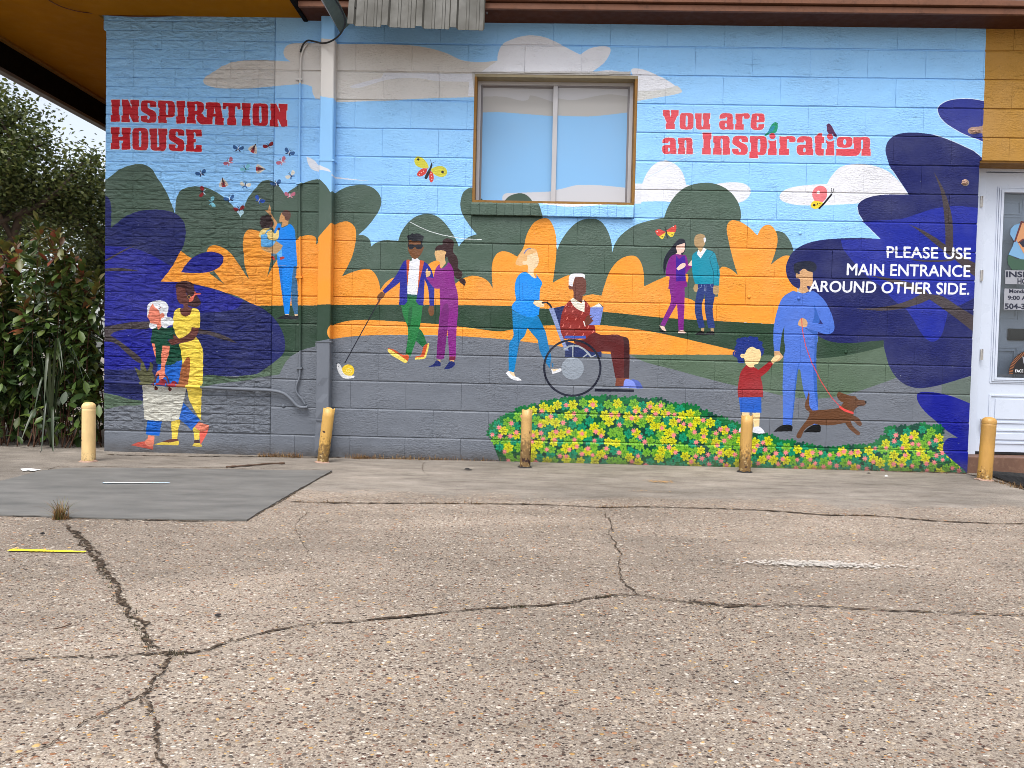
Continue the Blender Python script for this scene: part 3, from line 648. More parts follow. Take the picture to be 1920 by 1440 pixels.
def paint_flyers():
    S('B', 'D9D445', '1297,1257c 1280,1220 1240,1180 1205,1174 1187,1200 1200,1240 1250,1262'); S('B', 'D9D445', '1308,1270c 1350,1250 1400,1248 1432,1280 1422,1317 1380,1327 1330,1302')
    S('B', 'E04840', '1287,1262c 1240,1268 1207,1310 1230,1324 1272,1302'); S('B', 'E04840', '1308,1280c 1298,1320 1310,1367 1330,1350 1327,1300')
    for x, y in ((1225, 1310), (1240, 1296), (1256, 1284), (1312, 1300), (1316, 1322), (1318, 1345)):
        dot('B', 'F6E4E0', x, y, 4)
    S('B', '292B31', '1320,1224 1302,1258 1263,1333 1280,1342 1312,1272'); dot('B', '20222A', 1217, 1196, 9); dot('B', '20222A', 1399, 1290, 10)
    Lw('B', '20222A', .7, '1315,1225 1308,1198'); Lw('B', '20222A', .7, '1318,1225 1345,1212')
    S('H', 'F08288', '345,185c 330,140 350,90 400,74 437,100 437,160 405,200c'); S('H', 'F2D63E', '405,197c 350,186 321,210 328,240 375,243 417,207')
    Lw('H', '1D1D21', 3.2, '383,243 420,205 475,138'); Lw('H', '1D1D21', .7, '470,140 476,112 474,90'); Lw('H', '1D1D21', .7, '477,135 490,112 489,92')
    dot('H', 'FFFFFF', 377, 123, 12); dot('H', '20222A', 345, 218, 9); dot('H', '20222A', 370, 210, 5); dot('H', '20222A', 388, 205, 4)
    S('t', 'E24E42', '235,192c 342,126c 347,170 325,217 240,207c'); S('t', 'E24E42', '226,207c 150,180 107,198c 130,245 172,263c')
    S('t', 'F6DB40', '241,207c 329,214c 310,257 285,267 245,228'); S('t', 'F6DB40', '229,212c 207,270 185,292 153,262c')
    dot('t', 'F8F4F0', 313, 148, 7); dot('t', 'F8F4F0', 131, 206, 7); dot('t', '20222A', 298, 239, 7); dot('t', '20222A', 187, 265, 7)
    Lw('t', '26242A', 1.9, '227,172 235,215 245,278'); Lw('t', '26242A', .6, '228,175 218,148'); Lw('t', '26242A', .6, '228,175 232,145')
    # little ones over the raised hand
    def fly(x, y, kind, a):
        bx, by, sc = BASES['b']
        ca, sa = math.cos(a), math.sin(a)
        def T(*pts):
            return [(bx + (x + p * ca - q * sa) / sc, by + (y + p * sa + q * ca) / sc) for p, q in pts]
        def poly(col, *pts):
            fill_tex([to_tex(smooth(T(*pts)))], hexc(col))
        up, lo, bd = {'blue': ('33639E', '1F2E5C', 'E4E6F2'), 'red': ('8E2028', 'B8D4E6', '1D2038'), 'pink': ('C9718A', 'D98FA4', 'EFF0F6'),
                      'teal': ('7FC8DC', '6FB6CC', '1D2A40'), 'white': ('EEE9DC', '2F62A4', '1F2E5C'), 'royal': ('2C5FD0', '3B6FE0', 'F2F2F8'),
                      'cream': ('EADFD0', 'B23440', '241C2C')}[kind]
        if kind == 'cream':
            poly(up, (-6, -70), (6, -70), (78, 50), (40, 78), (0, 80), (-40, 78), (-78, 50))
            poly(lo, (0, -10), (30, 70), (0, 80), (-30, 70))
            for k in (-50, -28, 28, 50):
                stroke_pts(T((0, -50), (k, 62)), hexc('6B5A58'), .6)
            stroke_pts(T((0, -70), (0, 40)), hexc(bd), 1.7)
            return
        poly(up, (-8, 0), (-60, -48), (-86, -40), (-84, 0), (-50, 18))
        poly(up, (8, 0), (60, -48), (86, -40), (84, 0), (50, 18))
        poly(lo, (-6, 6), (-44, 40), (-36, 52), (-4, 20))
        poly(lo, (6, 6), (44, 40), (36, 52), (4, 20))
        stroke_pts(T((0, -26), (0, 30)), hexc(bd), 1.5)
        stroke_pts(T((0, -26), (-16, -56)), hexc('20222C'), .5)
        stroke_pts(T((0, -26), (16, -56)), hexc('20222C'), .5)
    for f in ((845, 250, 'blue', .1), (1100, 240, 'cream', .45), (1340, 205, 'red', -.4), (1675, 310, 'blue', .5), (690, 470, 'pink', -.7), (962, 575, 'teal', -.5),
              (1215, 585, 'cream', 1.6), (1555, 460, 'pink', -.7), (235, 655, 'blue', -.35), (598, 800, 'cream', -.15), (960, 850, 'white', .15), (1705, 690, 'white', -.7),
              (1460, 820, 'blue', -.3), (260, 955, 'red', -1.5), (415, 1125, 'teal', 1.4), (700, 1070, 'blue', -.35), (862, 1245, 'red', -.25), (1190, 1090, 'royal', .6), (1690, 1008, 'pink', 0)):
        fly(*f)
    S('b', 'BFE4F4', '840,1300c 870,1275 900,1255 940,1290 900,1340 885,1378c 860,1330')
    S('z', '1A9C70', '0,515c 40,480 90,380 135,328 180,313 207,345 207,420 172,492 70,500 0,556c'); S('z', '2090A8', '40,490c 90,400 140,370 160,390 120,470'); dot('z', '14202A', 168, 338, 6); X('z', '1B2A22', '205,330 220,338 205,348')
    S('z', '5C2552', '1043,360c 1085,333 1112,350 1152,410 1192,490 1238,547c 1200,564 1150,512 1090,512 1053,450 1053,390'); Lw('z', 'B06AA0', .6, '1090,395 1120,440 1150,490')

RED_SHADED, RED_LIT = 'CB2430', 'E4525E'  # one lettering red: darker for the shaded left, lighter for the lit right
def paint_words():
    HA = ('DCE8F4', 1.7)
    def I_(x0, y0, x1, y1):
        w, h = x1 - x0, y1 - y0
        X('i', RED_SHADED, ' '.join(f'{x0 + w * a / 100},{y0 + h * b / 100}' for a, b in ((3, 0), (100, 0), (100, 30), (90, 30), (88, 70), (100, 70), (98, 100), (0, 100), (0, 70), (14, 70), (14, 30), (3, 30))), halo=HA)
    def N_(x0, y0, x1, y1):
        w, h = x1 - x0, y1 - y0
        X('i', RED_SHADED, ' '.join(f'{x0 + w * a / 100},{y0 + h * b / 100}' for a, b in ((3, 0), (36, 0), (57, 38), (57, 20), (50, 20), (50, 0), (100, 2), (100, 30), (93, 30), (93, 72), (98, 72), (98, 100), (66, 100), (44, 65), (44, 87), (48, 87), (48, 100), (0, 100), (0, 72), (7, 72), (7, 30), (3, 30))), halo=HA)
    def S_(dx, dy):
        S('i', RED_SHADED, '690,160 720,100 780,90 900,92 970,110 992,160 992,222c 868,222c 868,165 850,140 825,150 822,225 850,255 960,310 990,360 990,470 960,520 900,530 760,525 700,500 685,440 685,395c 815,395c 815,450 840,475 862,455 858,405 710,310 690,280', halo=HA, dx=dx, dy=dy)
    def O_(dx, dy):
        S('j', RED_SHADED, '1110,205 1135,158 1200,150 1330,155 1390,170 1410,215 1410,540 1385,588 1320,597 1190,592 1125,575 1110,530', halo=HA, dx=dx, dy=dy,
          hole=['1237,225 1258,208 1280,225 1282,520 1260,540 1237,520'])
    I_(88, 75, 267, 515); N_(300, 75, 652, 525); S_(0, 0)
    S('i', RED_SHADED, '1030,95c 1250,98 1330,115 1362,170 1362,370 1320,425 1190,432c 1190,480c 1207,482c 1207,542c 1028,535c 1028,405c 1050,400c 1050,235c 1030,230c', halo=HA, hole=['1187,165 1205,148 1227,165 1228,360 1208,378 1187,360'])
    I_(1395, 100, 1570, 550); 
    S('j', RED_SHADED, '160,128c 380,130 440,145 467,190 505,440c 532,440c 527,577c 355,572c 355,430c 377,415c 310,415c 305,567c 140,570 60,555 5,500 -20,440c 120,430c 185,428c 195,255c 160,255c', halo=HA, hole=['340,225c 322,352c 362,352c'])
    S('i', RED_SHADED, '1610,113c 1870,116 1930,150 1945,220 1940,290 1895,348c 1930,375 1945,440 1830,440c 1805,370c 1768,372c 1768,485c 1787,490c 1785,553c 1610,552c 1610,420c 1632,412c 1632,245c 1612,240c', halo=HA, hole=['1765,175 1785,162 1806,178 1806,300c 1765,302c'])
    S('j', RED_SHADED, '-20,400c 100,400c 185,430c 305,440c 305,567c 140,570 60,555 5,500')
    S('j', RED_SHADED, '512,138c 867,150c 864,272c 808,272c 800,222 775,205 757,218c 752,445c 777,455c 780,582c 605,580c 605,455c 625,450c 622,215c 592,205 575,225 570,265c 512,267c', halo=HA)
    I_(890 + 1813, 145, 1067 + 1813, 592); O_(0, 0); N_(1450 + 1813, 155, 1803 + 1813, 607)
    x0, y0, w, h = 88, 628, 394, 444
    X('i', RED_SHADED, ' '.join(f'{x0 + w * a / 100},{y0 + h * b / 100}' for a, b in ((0, 0), (44, 0), (44, 30), (39, 30), (39, 43), (60, 43), (60, 32), (55, 32), (55, 2), (100, 2), (100, 31), (94, 31), (94, 71), (98, 71), (98, 100), (55, 100), (55, 71), (60, 71), (60, 59), (39, 59), (39, 70), (43, 70), (43, 99), (0, 99), (0, 70), (5, 70), (5, 30), (0, 30))), halo=HA)
    S('i', RED_SHADED, '520,700 545,648 610,640 740,643 800,660 825,705 825,1020 800,1075 735,1083 600,1080 540,1062 520,1015', halo=HA, hole=['650,715 670,697 692,715 692,1005 670,1027 648,1005'])
    S('i', RED_SHADED, '860,650c 1010,655c 1012,1000 1030,1032 1050,1000 1055,790c 1035,780c 1035,655c 1210,655c 1207,785c 1190,790c 1190,1030 1160,1085 1100,1095 960,1092 900,1070 880,1010 878,785c 860,780c', halo=HA)
    S_(560, 572)
    S('i', RED_SHADED, '1590,668c 1902,680c 1902,810c 1790,810c 1785,752 1762,725 1742,738c 1742,862c 1787,868c 1787,927c 1742,930c 1742,1057c 1765,1055 1785,1020 1790,985c 1902,988c 1902,1120c 1590,1107c 1590,980c 1610,975c 1610,800c 1590,790c', halo=HA)
    H2 = ('E6F1FC', 1.6)
    S('y', RED_LIT, '72,105c 185,105c 188,165 203,225c 212,180 205,105c 340,108c 337,200c 315,205c 258,335c 274,345c 274,434c 120,432c 120,340c 138,330c 88,205c 72,200c', halo=H2)
    S('y', RED_LIT, '362,210 380,165 420,157 540,157 580,175 593,215 590,385 570,425 530,437 410,434 370,417 360,370', halo=H2, hole=['462,215 477,198 494,215 492,378 474,395 460,378'])
    S('y', RED_LIT, '622,160c 733,160c 731,360 746,390 763,360 765,262c 752,258c 752,160c 884,160c 882,250c 862,260c 860,340c 880,345c 877,438c 750,434c 690,440 645,415 635,370 637,258c 622,255c', halo=H2)
    def a_(base, sx, sy, ox, oy):
        src = '1040,250c 1045,200 1090,162 1200,160 1255,180 1268,230 1268,340c 1282,345c 1280,440c 1155,432c 1100,440 1055,420 1038,380 1040,310 1080,285 1168,285c 1172,240 1152,220 1138,250c'
        hl = '1135,345 1150,328 1167,345 1167,385 1150,398 1134,385'
        def tr(s):
            o = []
            for t in s.split():
                c = 'c' if t.endswith('c') else ''
                x, y = map(float, t.rstrip('c').split(','))
                o.append(f'{ox + (x - 1040) * sx},{oy + (y - 160) * sy}{c}')
            return ' '.join(o)
        S(base, RED_LIT, tr(src), halo=H2, hole=[tr(hl)])
    a_('y', 1, 1, 1040, 160)
    S('y', RED_LIT, '1315,165c 1425,168c 1445,162 1530,162 1560,200 1550,240 1530,252c 1465,252c 1457,212 1437,215 1430,345c 1457,350c 1454,440c 1308,438c 1308,345c 1330,340c 1330,265c 1315,260c', halo=H2)
    S('y', RED_LIT, '1590,230 1600,180 1640,165 1760,163 1800,180 1812,220 1810,312c 1675,314c 1678,385 1692,405 1706,385 1708,345c 1807,345c 1802,400 1770,435 1720,444 1630,440 1585,410 1575,360', halo=H2, hole=['1680,222 1695,203 1710,222 1708,280c 1680,280c'])
    a_('y', 1, 1, 62, 580)
    ns = '330,582c 445,585c 470,580 540,582 573,620 571,760c 584,765c 582,860c 470,860c 472,640 456,620 441,640 440,760c 456,765c 454,860c 326,860c 328,765c 346,760c 346,690c 330,680c'
    S('y', RED_LIT, ns, halo=H2)
    X('y', RED_LIT, '752,490 906,492 902,605 880,610 880,750 892,755 889,867 741,864 742,755 765,750 765,605 752,600', halo=H2)
    o = []
    for t in ns.split():
        c = 'c' if t.endswith('c') else ''
        x, y = map(float, t.rstrip('c').split(','))
        o.append(f'{930 + (x - 328) * 1.145},{548 + (y - 582) * 1.155}{c}')
    S('y', RED_LIT, ' '.join(o), halo=H2)
    S('y', RED_LIT, '1262,640 1275,580 1320,550 1470,548 1515,570 1530,610 1527,657c 1425,657c 1415,610 1395,595 1378,620 1390,645 1500,705 1524,760 1522,820 1490,864 1430,872 1320,867 1275,847 1257,800 1258,765c 1365,765c 1370,810 1390,827 1408,800 1395,768 1290,700 1265,680', halo=H2)
    S('y', RED_LIT, '1562,550c 1700,555c 1740,548 1810,555 1847,600 1842,820 1800,870 1690,872c 1705,895c 1705,930c 1552,927c 1552,820c 1578,815c 1580,665c 1562,660c', halo=H2, hole=['1697,615 1716,597 1737,615 1734,810 1714,828 1695,810'])
    for dx, dy in ((0, 0), (987, 8)):
        S('z', RED_LIT, '50,605c 72,628 115,637 165,626 187,605c 182,760c 194,765c 192,874c 42,872c 45,770c 68,760c 68,665c 50,660c', halo=H2, dx=dx, dy=dy)
        dot('z', RED_LIT, 120 + dx, 550 + dy, 54)
    S('z', RED_LIT, '238,555c 350,560c 380,552 480,555 517,600 507,640 480,657c 410,657c 402,610 382,600 368,620 365,765c 402,768c 400,874c 229,872c 232,765c 250,760c 252,670c 238,665c', halo=H2)
    a_('z', 1.15, 1.155, 540, 556)
    S('z', RED_LIT, '843,562c 890,530 910,503c 972,500c 974,560c 1007,562c 1004,670c 965,672c 962,765c 1000,770c 997,882c 900,880 860,850 853,780 855,670c 843,665c', halo=H2)
    S('z', RED_LIT, '1225,620 1245,575 1290,562 1440,565 1485,590 1492,640 1482,700 1440,742 1280,744 1235,720 1225,680', halo=H2, hole=['1335,625 1357,603 1382,625 1380,680 1357,702 1334,680'])
    S('z', RED_LIT, '1213,770c 1515,772c 1518,680c 1505,672c 1505,567c 1640,570c 1660,564 1750,568 1787,605 1785,770c 1802,778c 1800,887c 1645,887c 1645,775c 1672,765c 1672,640 1655,612 1638,640 1635,780 1610,850 1555,887 1213,884c', halo=H2)
    # birds sit on the letters
    S('z', '1A9C70', '-20,540c 40,480 90,380 135,328 180,313 207,345 207,420 172,492 70,503 0,556c'); S('z', '2090A8', '30,495c 90,400 140,370 160,390 120,470'); dot('z', '14202A', 168, 338, 6); X('z', '1B2A22', '204,328 222,338 204,348')
    S('z', '5C2552', '1043,360c 1085,333 1112,350 1152,410 1192,490 1238,547c 1200,564 1150,512 1090,512 1053,450 1053,390')
    # white notice in plain capitals
    for txt, l, r in (('PLEASE USE', ((890, 611), (890, 529)), ((1520, 622), (1520, 541))), ('MAIN ENTRANCE', ((590, 742), (592, 658)), ((1514, 756), (1516, 672))),
                      ('AROUND OTHER SIDE.', ((305, 866), (312, 786)), ((1505, 890), (1508, 806)))):
        polys, (tx0, tx1, ty1) = text_polys(txt, 0.0)
        bx, by, sc = BASES['H']
        for P in polys:
            pts = []
            for x, y in P:
                u, v = (x - tx0) / (tx1 - tx0), y / ty1
                a = np.array(l[0]) * (1 - v) + np.array(l[1]) * v
                b = np.array(r[0]) * (1 - v) + np.array(r[1]) * v
                q = a * (1 - u) + b * u
                pts.append((bx + q[0] / sc, by + q[1] / sc))
            fill_tex([to_tex(pts)], hexc('F6F8FD'))
            stroke_pts(pts, hexc('F6F8FD'), 1.15, True)

def text_polys(txt, bold=0.0, spacing=1.0):
    """outline triangles of a line of plain capitals (built-in font), with its left, right and cap height"""
    cu = bpy.data.curves.new('lettering', 'FONT')
    cu.body = txt
    cu.size = 1
    cu.offset = bold
    cu.space_character = spacing
    cu.resolution_u = 4
    ob = bpy.data.objects.new('lettering', cu)
    me = ob.to_mesh()
    vs = np.array([v.co[:2] for v in me.vertices])
    polys = [[tuple(vs[i]) for i in p.vertices] for p in me.polygons]
    ob.to_mesh_clear()
    capH = ob_cap_height()
    bpy.data.objects.remove(ob)
    bpy.data.curves.remove(cu)
    return polys, (vs[:, 0].min(), vs[:, 0].max(), capH)

_cap = []
def ob_cap_height():
    if not _cap:
        cu = bpy.data.curves.new('lettering', 'FONT'); cu.body = 'H'; cu.size = 1
        ob = bpy.data.objects.new('lettering', cu)
        me = ob.to_mesh()
        _cap.append(max(v.co[1] for v in me.vertices))
        ob.to_mesh_clear(); bpy.data.objects.remove(ob); bpy.data.curves.remove(cu)
    return _cap[0]

def make_paint_map():
    paint_scenery(); paint_hedge(); paint_people(); paint_flyers(); paint_words()
    # bare patches where render has come off, at the right hand edge
    S('5', 'B08F7E', '1300,992c 1240,1000 1180,1005 1145,1030 1150,1060 1190,1075 1250,1065 1300,1070c')
    S('7', '9A8A80', '1085,130 1100,95 1130,88 1155,115 1140,148 1100,150')
    X('5', 'B98A3F', '1291,980 1500,980 1500,1090 1288,1090')
    img = bpy.data.images.new('mural_paint', TW, TH, alpha=False, float_buffer=False)
    buf = np.ones((TH, TW, 4), np.float32)
    buf[:, :, :3] = PAINT.astype(np.float32) / 255.0
    img.pixels.foreach_set(buf.ravel())
    img.update()
    img.pack()
    return img
# ------------------------------------------------------------------ materials
PAINT_IMG = make_paint_map()
PAINT_GAIN = 0.88          # mural colours -> paint albedo

def mural_mat(name, kind):
    t = NT(name, .5, .16)
    p = t.pos(); s = t.sep(p)
    u = t.math('MULTIPLY', t.math('SUBTRACT', s[0], TX0), 1 / (TX1 - TX0)); v = t.math('MULTIPLY', t.math('SUBTRACT', s[2], TZ0), 1 / (TZ1 - TZ0))
    cx = t.new('ShaderNodeCombineXYZ'); t.set(cx.inputs[0], u); t.set(cx.inputs[1], v)
    im = t.new('ShaderNodeTexImage'); im.image = PAINT_IMG; im.interpolation = 'Linear'; im.extension = 'EXTEND'
    t.set(im.inputs['Vector'], cx.outputs[0])
    g = PAINT_GAIN * (.80 if kind == 'film' else 1)
    c = t.mix(1.0, im.outputs['Color'], (g, g, g, 1), 'MULTIPLY')
    # uneven coat, scuffs and a little splash dirt close to the ground
    c = t.mix(t.math('MULTIPLY', t.ramp(t.noise(p, 2.2, 5, .6), [(.42, 0.0), (.75, 1.0)]), .10), c, (.30, .31, .33, 1))
    low = t.ramp(s[2], [(0.0, 1.0), (.10, 0.0)])
    c = t.mix(t.math('MULTIPLY', t.math('MULTIPLY', low, t.noise(t.scale(p, (9, 9, 30)), 1.0, 5, .7)), 1.3, clamp=True), c, (.06, .05, .04, 1))
    spk = t.ramp(t.noise(p, 46, 3, .5), [(.73, 0.0), (.77, 1.0)])
    c = t.mix(t.math('MULTIPLY', spk, .25), c, (.62, .66, .72, 1))
    if kind == 'rough':
        h1 = t.math('SUBTRACT', 1.0, t.math('MULTIPLY', t.math('ABSOLUTE', t.math('SUBTRACT', t.noise(t.scale(p, (11, 11, 46)), 1.0, 4, .6, .9), .5)), 4.0))
        h2 = t.noise(t.scale(p, (40, 40, 150)), 1.0, 3, .6)
        n = t.bump(t.math('ADD', t.math('MULTIPLY', h1, 1.0), t.math('MULTIPLY', h2, .25)), .72, .012)
        r = .46
    elif kind == 'block':
        h1 = t.noise(t.scale(p, (34, 34, 95)), 1.0, 5, .6, .3)
        h2 = t.noise(p, 9, 3, .5)
        pit = t.ramp(t.noise(p, 70, 2, .4), [(.68, 1.0), (.76, 0.0)])
        h3 = t.ramp(t.noise(t.scale(p, (7, 7, 30)), 1.0, 6, .75, 1.2), [(.60, 0.0), (.74, 1.0)])
        patch = t.ramp(t.noise(p, 3.1, 2, .5), [(.40, .25), (.62, 1.0)])
        hh = t.math('ADD', t.math('MULTIPLY', t.math('ADD', h1, t.math('MULTIPLY', h3, .55)), patch), t.math('ADD', t.math('MULTIPLY', h2, .9), t.math('MULTIPLY', pit, .25)))
        n = t.bump(hh, .8, .010)
        r = .40
    elif kind == 'film':
        n = t.bump(t.noise(p, 3, 2), .03, .01); r = .30
    else:
        n = t.bump(t.noise(t.scale(p, (20, 20, 5)), 1.0, 3), .25, .008); r = .40
    return t.out(c, r, n)

M = {}
M['mural_block'] = mural_mat('mural paint on block', 'block')
M['mural_rough'] = mural_mat('mural paint on rough brick', 'rough')
M['mural_film'] = mural_mat('mural print on window', 'film')
M['mural_smooth'] = mural_mat('mural paint on metal', 'metal')
M['mustard'] = paint_mat('mustard paint', (150, 98, 6), .8, .10, .2, 5, spec=.08)
M['head_paint'] = paint_mat('shaded olive paint', (136, 124, 96), .6, .12, .2, 9)  # mustard of the lining, greyed to olive for shade under the head
M['mustard_trim'] = paint_mat('mustard trim paint', (132, 92, 28), .7, .12, .3, 9, dirt=((66, 48, 28), .3))
M['fascia_black'] = paint_mat('black fascia', (9, 7, 7), .8, .2, .2, 6, spec=.1)
M['grey_edge'] = paint_mat('grey edge metal', (96, 94, 96), .5, .15, .2, 6)
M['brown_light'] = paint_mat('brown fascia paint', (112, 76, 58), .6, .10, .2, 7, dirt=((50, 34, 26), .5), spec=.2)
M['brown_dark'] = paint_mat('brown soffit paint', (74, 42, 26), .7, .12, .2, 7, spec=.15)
M['step_brown'] = paint_mat('brown step paint', (104, 74, 58), .6, .14, .5, 11, dirt=((140, 110, 88), .5))
M['roof_grey'] = paint_mat('grey roof felt', (92, 94, 98), .9, .35, .8, 14)
M['roof_dark'] = paint_mat('weathered roof board', (52, 40, 36), .9, .4, .8, 10)
M['corrugated'] = paint_mat('weathered metal sheet', (66, 64, 57), .6, .06, .08, 2.5, metallic=.05, dirt=((84, 86, 80), .25))
M['green_metal'] = paint_mat('green grey flashing', (88, 104, 100), .45, .12, .15, 8, metallic=.2)
M['alu'] = paint_mat('aluminium', (176, 174, 176), .5, .05, .03, 3, metallic=.2)
M['alu_dark'] = paint_mat('dull aluminium', (120, 116, 118), .5, .06, .03, 3, metallic=.2)
M['white_door'] = paint_mat('white door paint', (198, 206, 220), .35, .03, .04, 4)
M['inner_door'] = paint_mat('inner door paint', (196, 202, 212), .45, .05, .05, 4)
M['hinge'] = paint_mat('painted hinge metal', (186, 182, 176), .4, .1, .2, 20, metallic=.4)
M['black'] = paint_mat('black rubber', (20, 20, 21), .7, .25, .5, 30)
M['cable'] = paint_mat('black cable', (16, 16, 17), .45, .2, .2, 20)
M['wire_brown'] = paint_mat('painted wire', (84, 40, 14), .5, .2, .2, 20)
M['dark_inside'] = paint_mat('dark interior', (34, 33, 34), .9, .2, .1, 4)
M['red_cord'] = M['wire_brown']
M['decal_dark'] = paint_mat('dark navy print', (28, 32, 52), .5, .05, .02, 10)
M['decal_white'] = paint_mat('white print', (226, 228, 230), .5, .03, .02, 10)
M['decal_grey'] = paint_mat('grey print', (150, 152, 160), .5, .05, .02, 10)
M['decal_black'] = paint_mat('black badge print', (22, 20, 24), .5, .05, .02, 10)
M['decal_bronze'] = paint_mat('bronze badge print', (150, 92, 52), .5, .1, .02, 10)
M['decal_blue'] = paint_mat('blue print', (112, 158, 196), .5, .05, .02, 10)
M['decal_tan'] = paint_mat('tan print', (198, 140, 96), .5, .05, .02, 10)
M['decal_maroon'] = paint_mat('maroon print', (96, 44, 44), .5, .05, .02, 10)
M['decal_green'] = paint_mat('green print', (52, 84, 66), .5, .05, .02, 10)

def glass_mat():
    t = NT('door glass', .03, .5); t.b.inputs['Base Color'].default_value = (.75, .8, .84, 1)
    tr = t.new('ShaderNodeBsdfTransparent'); tr.inputs['Color'].default_value = (.80, .83, .86, 1)
    gl = t.new('ShaderNodeBsdfGlossy'); gl.inputs['Roughness'].default_value = .02
    lw = t.new('ShaderNodeLayerWeight'); lw.inputs['Blend'].default_value = .25
    mx = t.new('ShaderNodeMixShader'); t.set(mx.inputs[0], t.math('ADD', t.math('MULTIPLY', lw.outputs['Fresnel'], .8), .035, clamp=True))
    t.l.new(tr.outputs[0], mx.inputs[1]); t.l.new(gl.outputs[0], mx.inputs[2]); t.l.new(mx.outputs[0], t.n['Material Output'].inputs['Surface'])
    return t.m
M['glass'] = glass_mat()

def bollard_mat(name, seed, wear, rgb):
    """old yellow pipe paint, chipped to rust, grimy and pitted towards the foot"""
    t = NT(name, .5, .5); o = t.objco(); s = t.sep(o)
    q = t.new('ShaderNodeVectorMath', operation='ADD'); t.set(q.inputs[0], o); q.inputs[1].default_value = (seed * 3.1, seed * 1.7, seed * 5.3); q = q.outputs[0]
    base = t.ramp(t.noise(t.scale(q, (1, 1, .35)), 16, 5, .6), [(.3, lin(tuple(x * .86 for x in rgb))), (.7, lin(rgb))])
    foot = t.ramp(s[2], [(.02, 1.0), (.08 + .22 * wear, 0.0)])
    fl = t.noise(t.scale(q, (1, 1, .7)), 70, 6, .75)
    grime = t.ramp(t.math('ADD', fl, t.math('MULTIPLY', foot, .40 * (.4 + wear))), [(.66, 0.0), (.82, 1.0)])
    c = t.mix(t.math('MULTIPLY', grime, .8), base, lin((84, 62, 34)))
    pale = t.ramp(t.math('ADD', t.noise(q, 48, 5, .7), t.math('MULTIPLY', foot, .12)), [(.66, 0.0), (.74, 1.0)])
    c = t.mix(t.math('MULTIPLY', pale, .5), c, lin((238, 214, 160)))
    chip = t.ramp(t.math('ADD', t.noise(q, 26, 3, .5), t.math('MULTIPLY', foot, .10 * wear + .04)), [(.715, 0.0), (.735, 1.0)])
    c = t.mix(chip, c, lin((52, 26, 18)))
    h = t.math('SUBTRACT', t.noise(q, 90, 4, .6), t.math('MULTIPLY', chip, 1.2))
    return t.out(c, t.math('ADD', t.math('MULTIPLY', chip, .3), .42), t.bump(h, .5, .004))

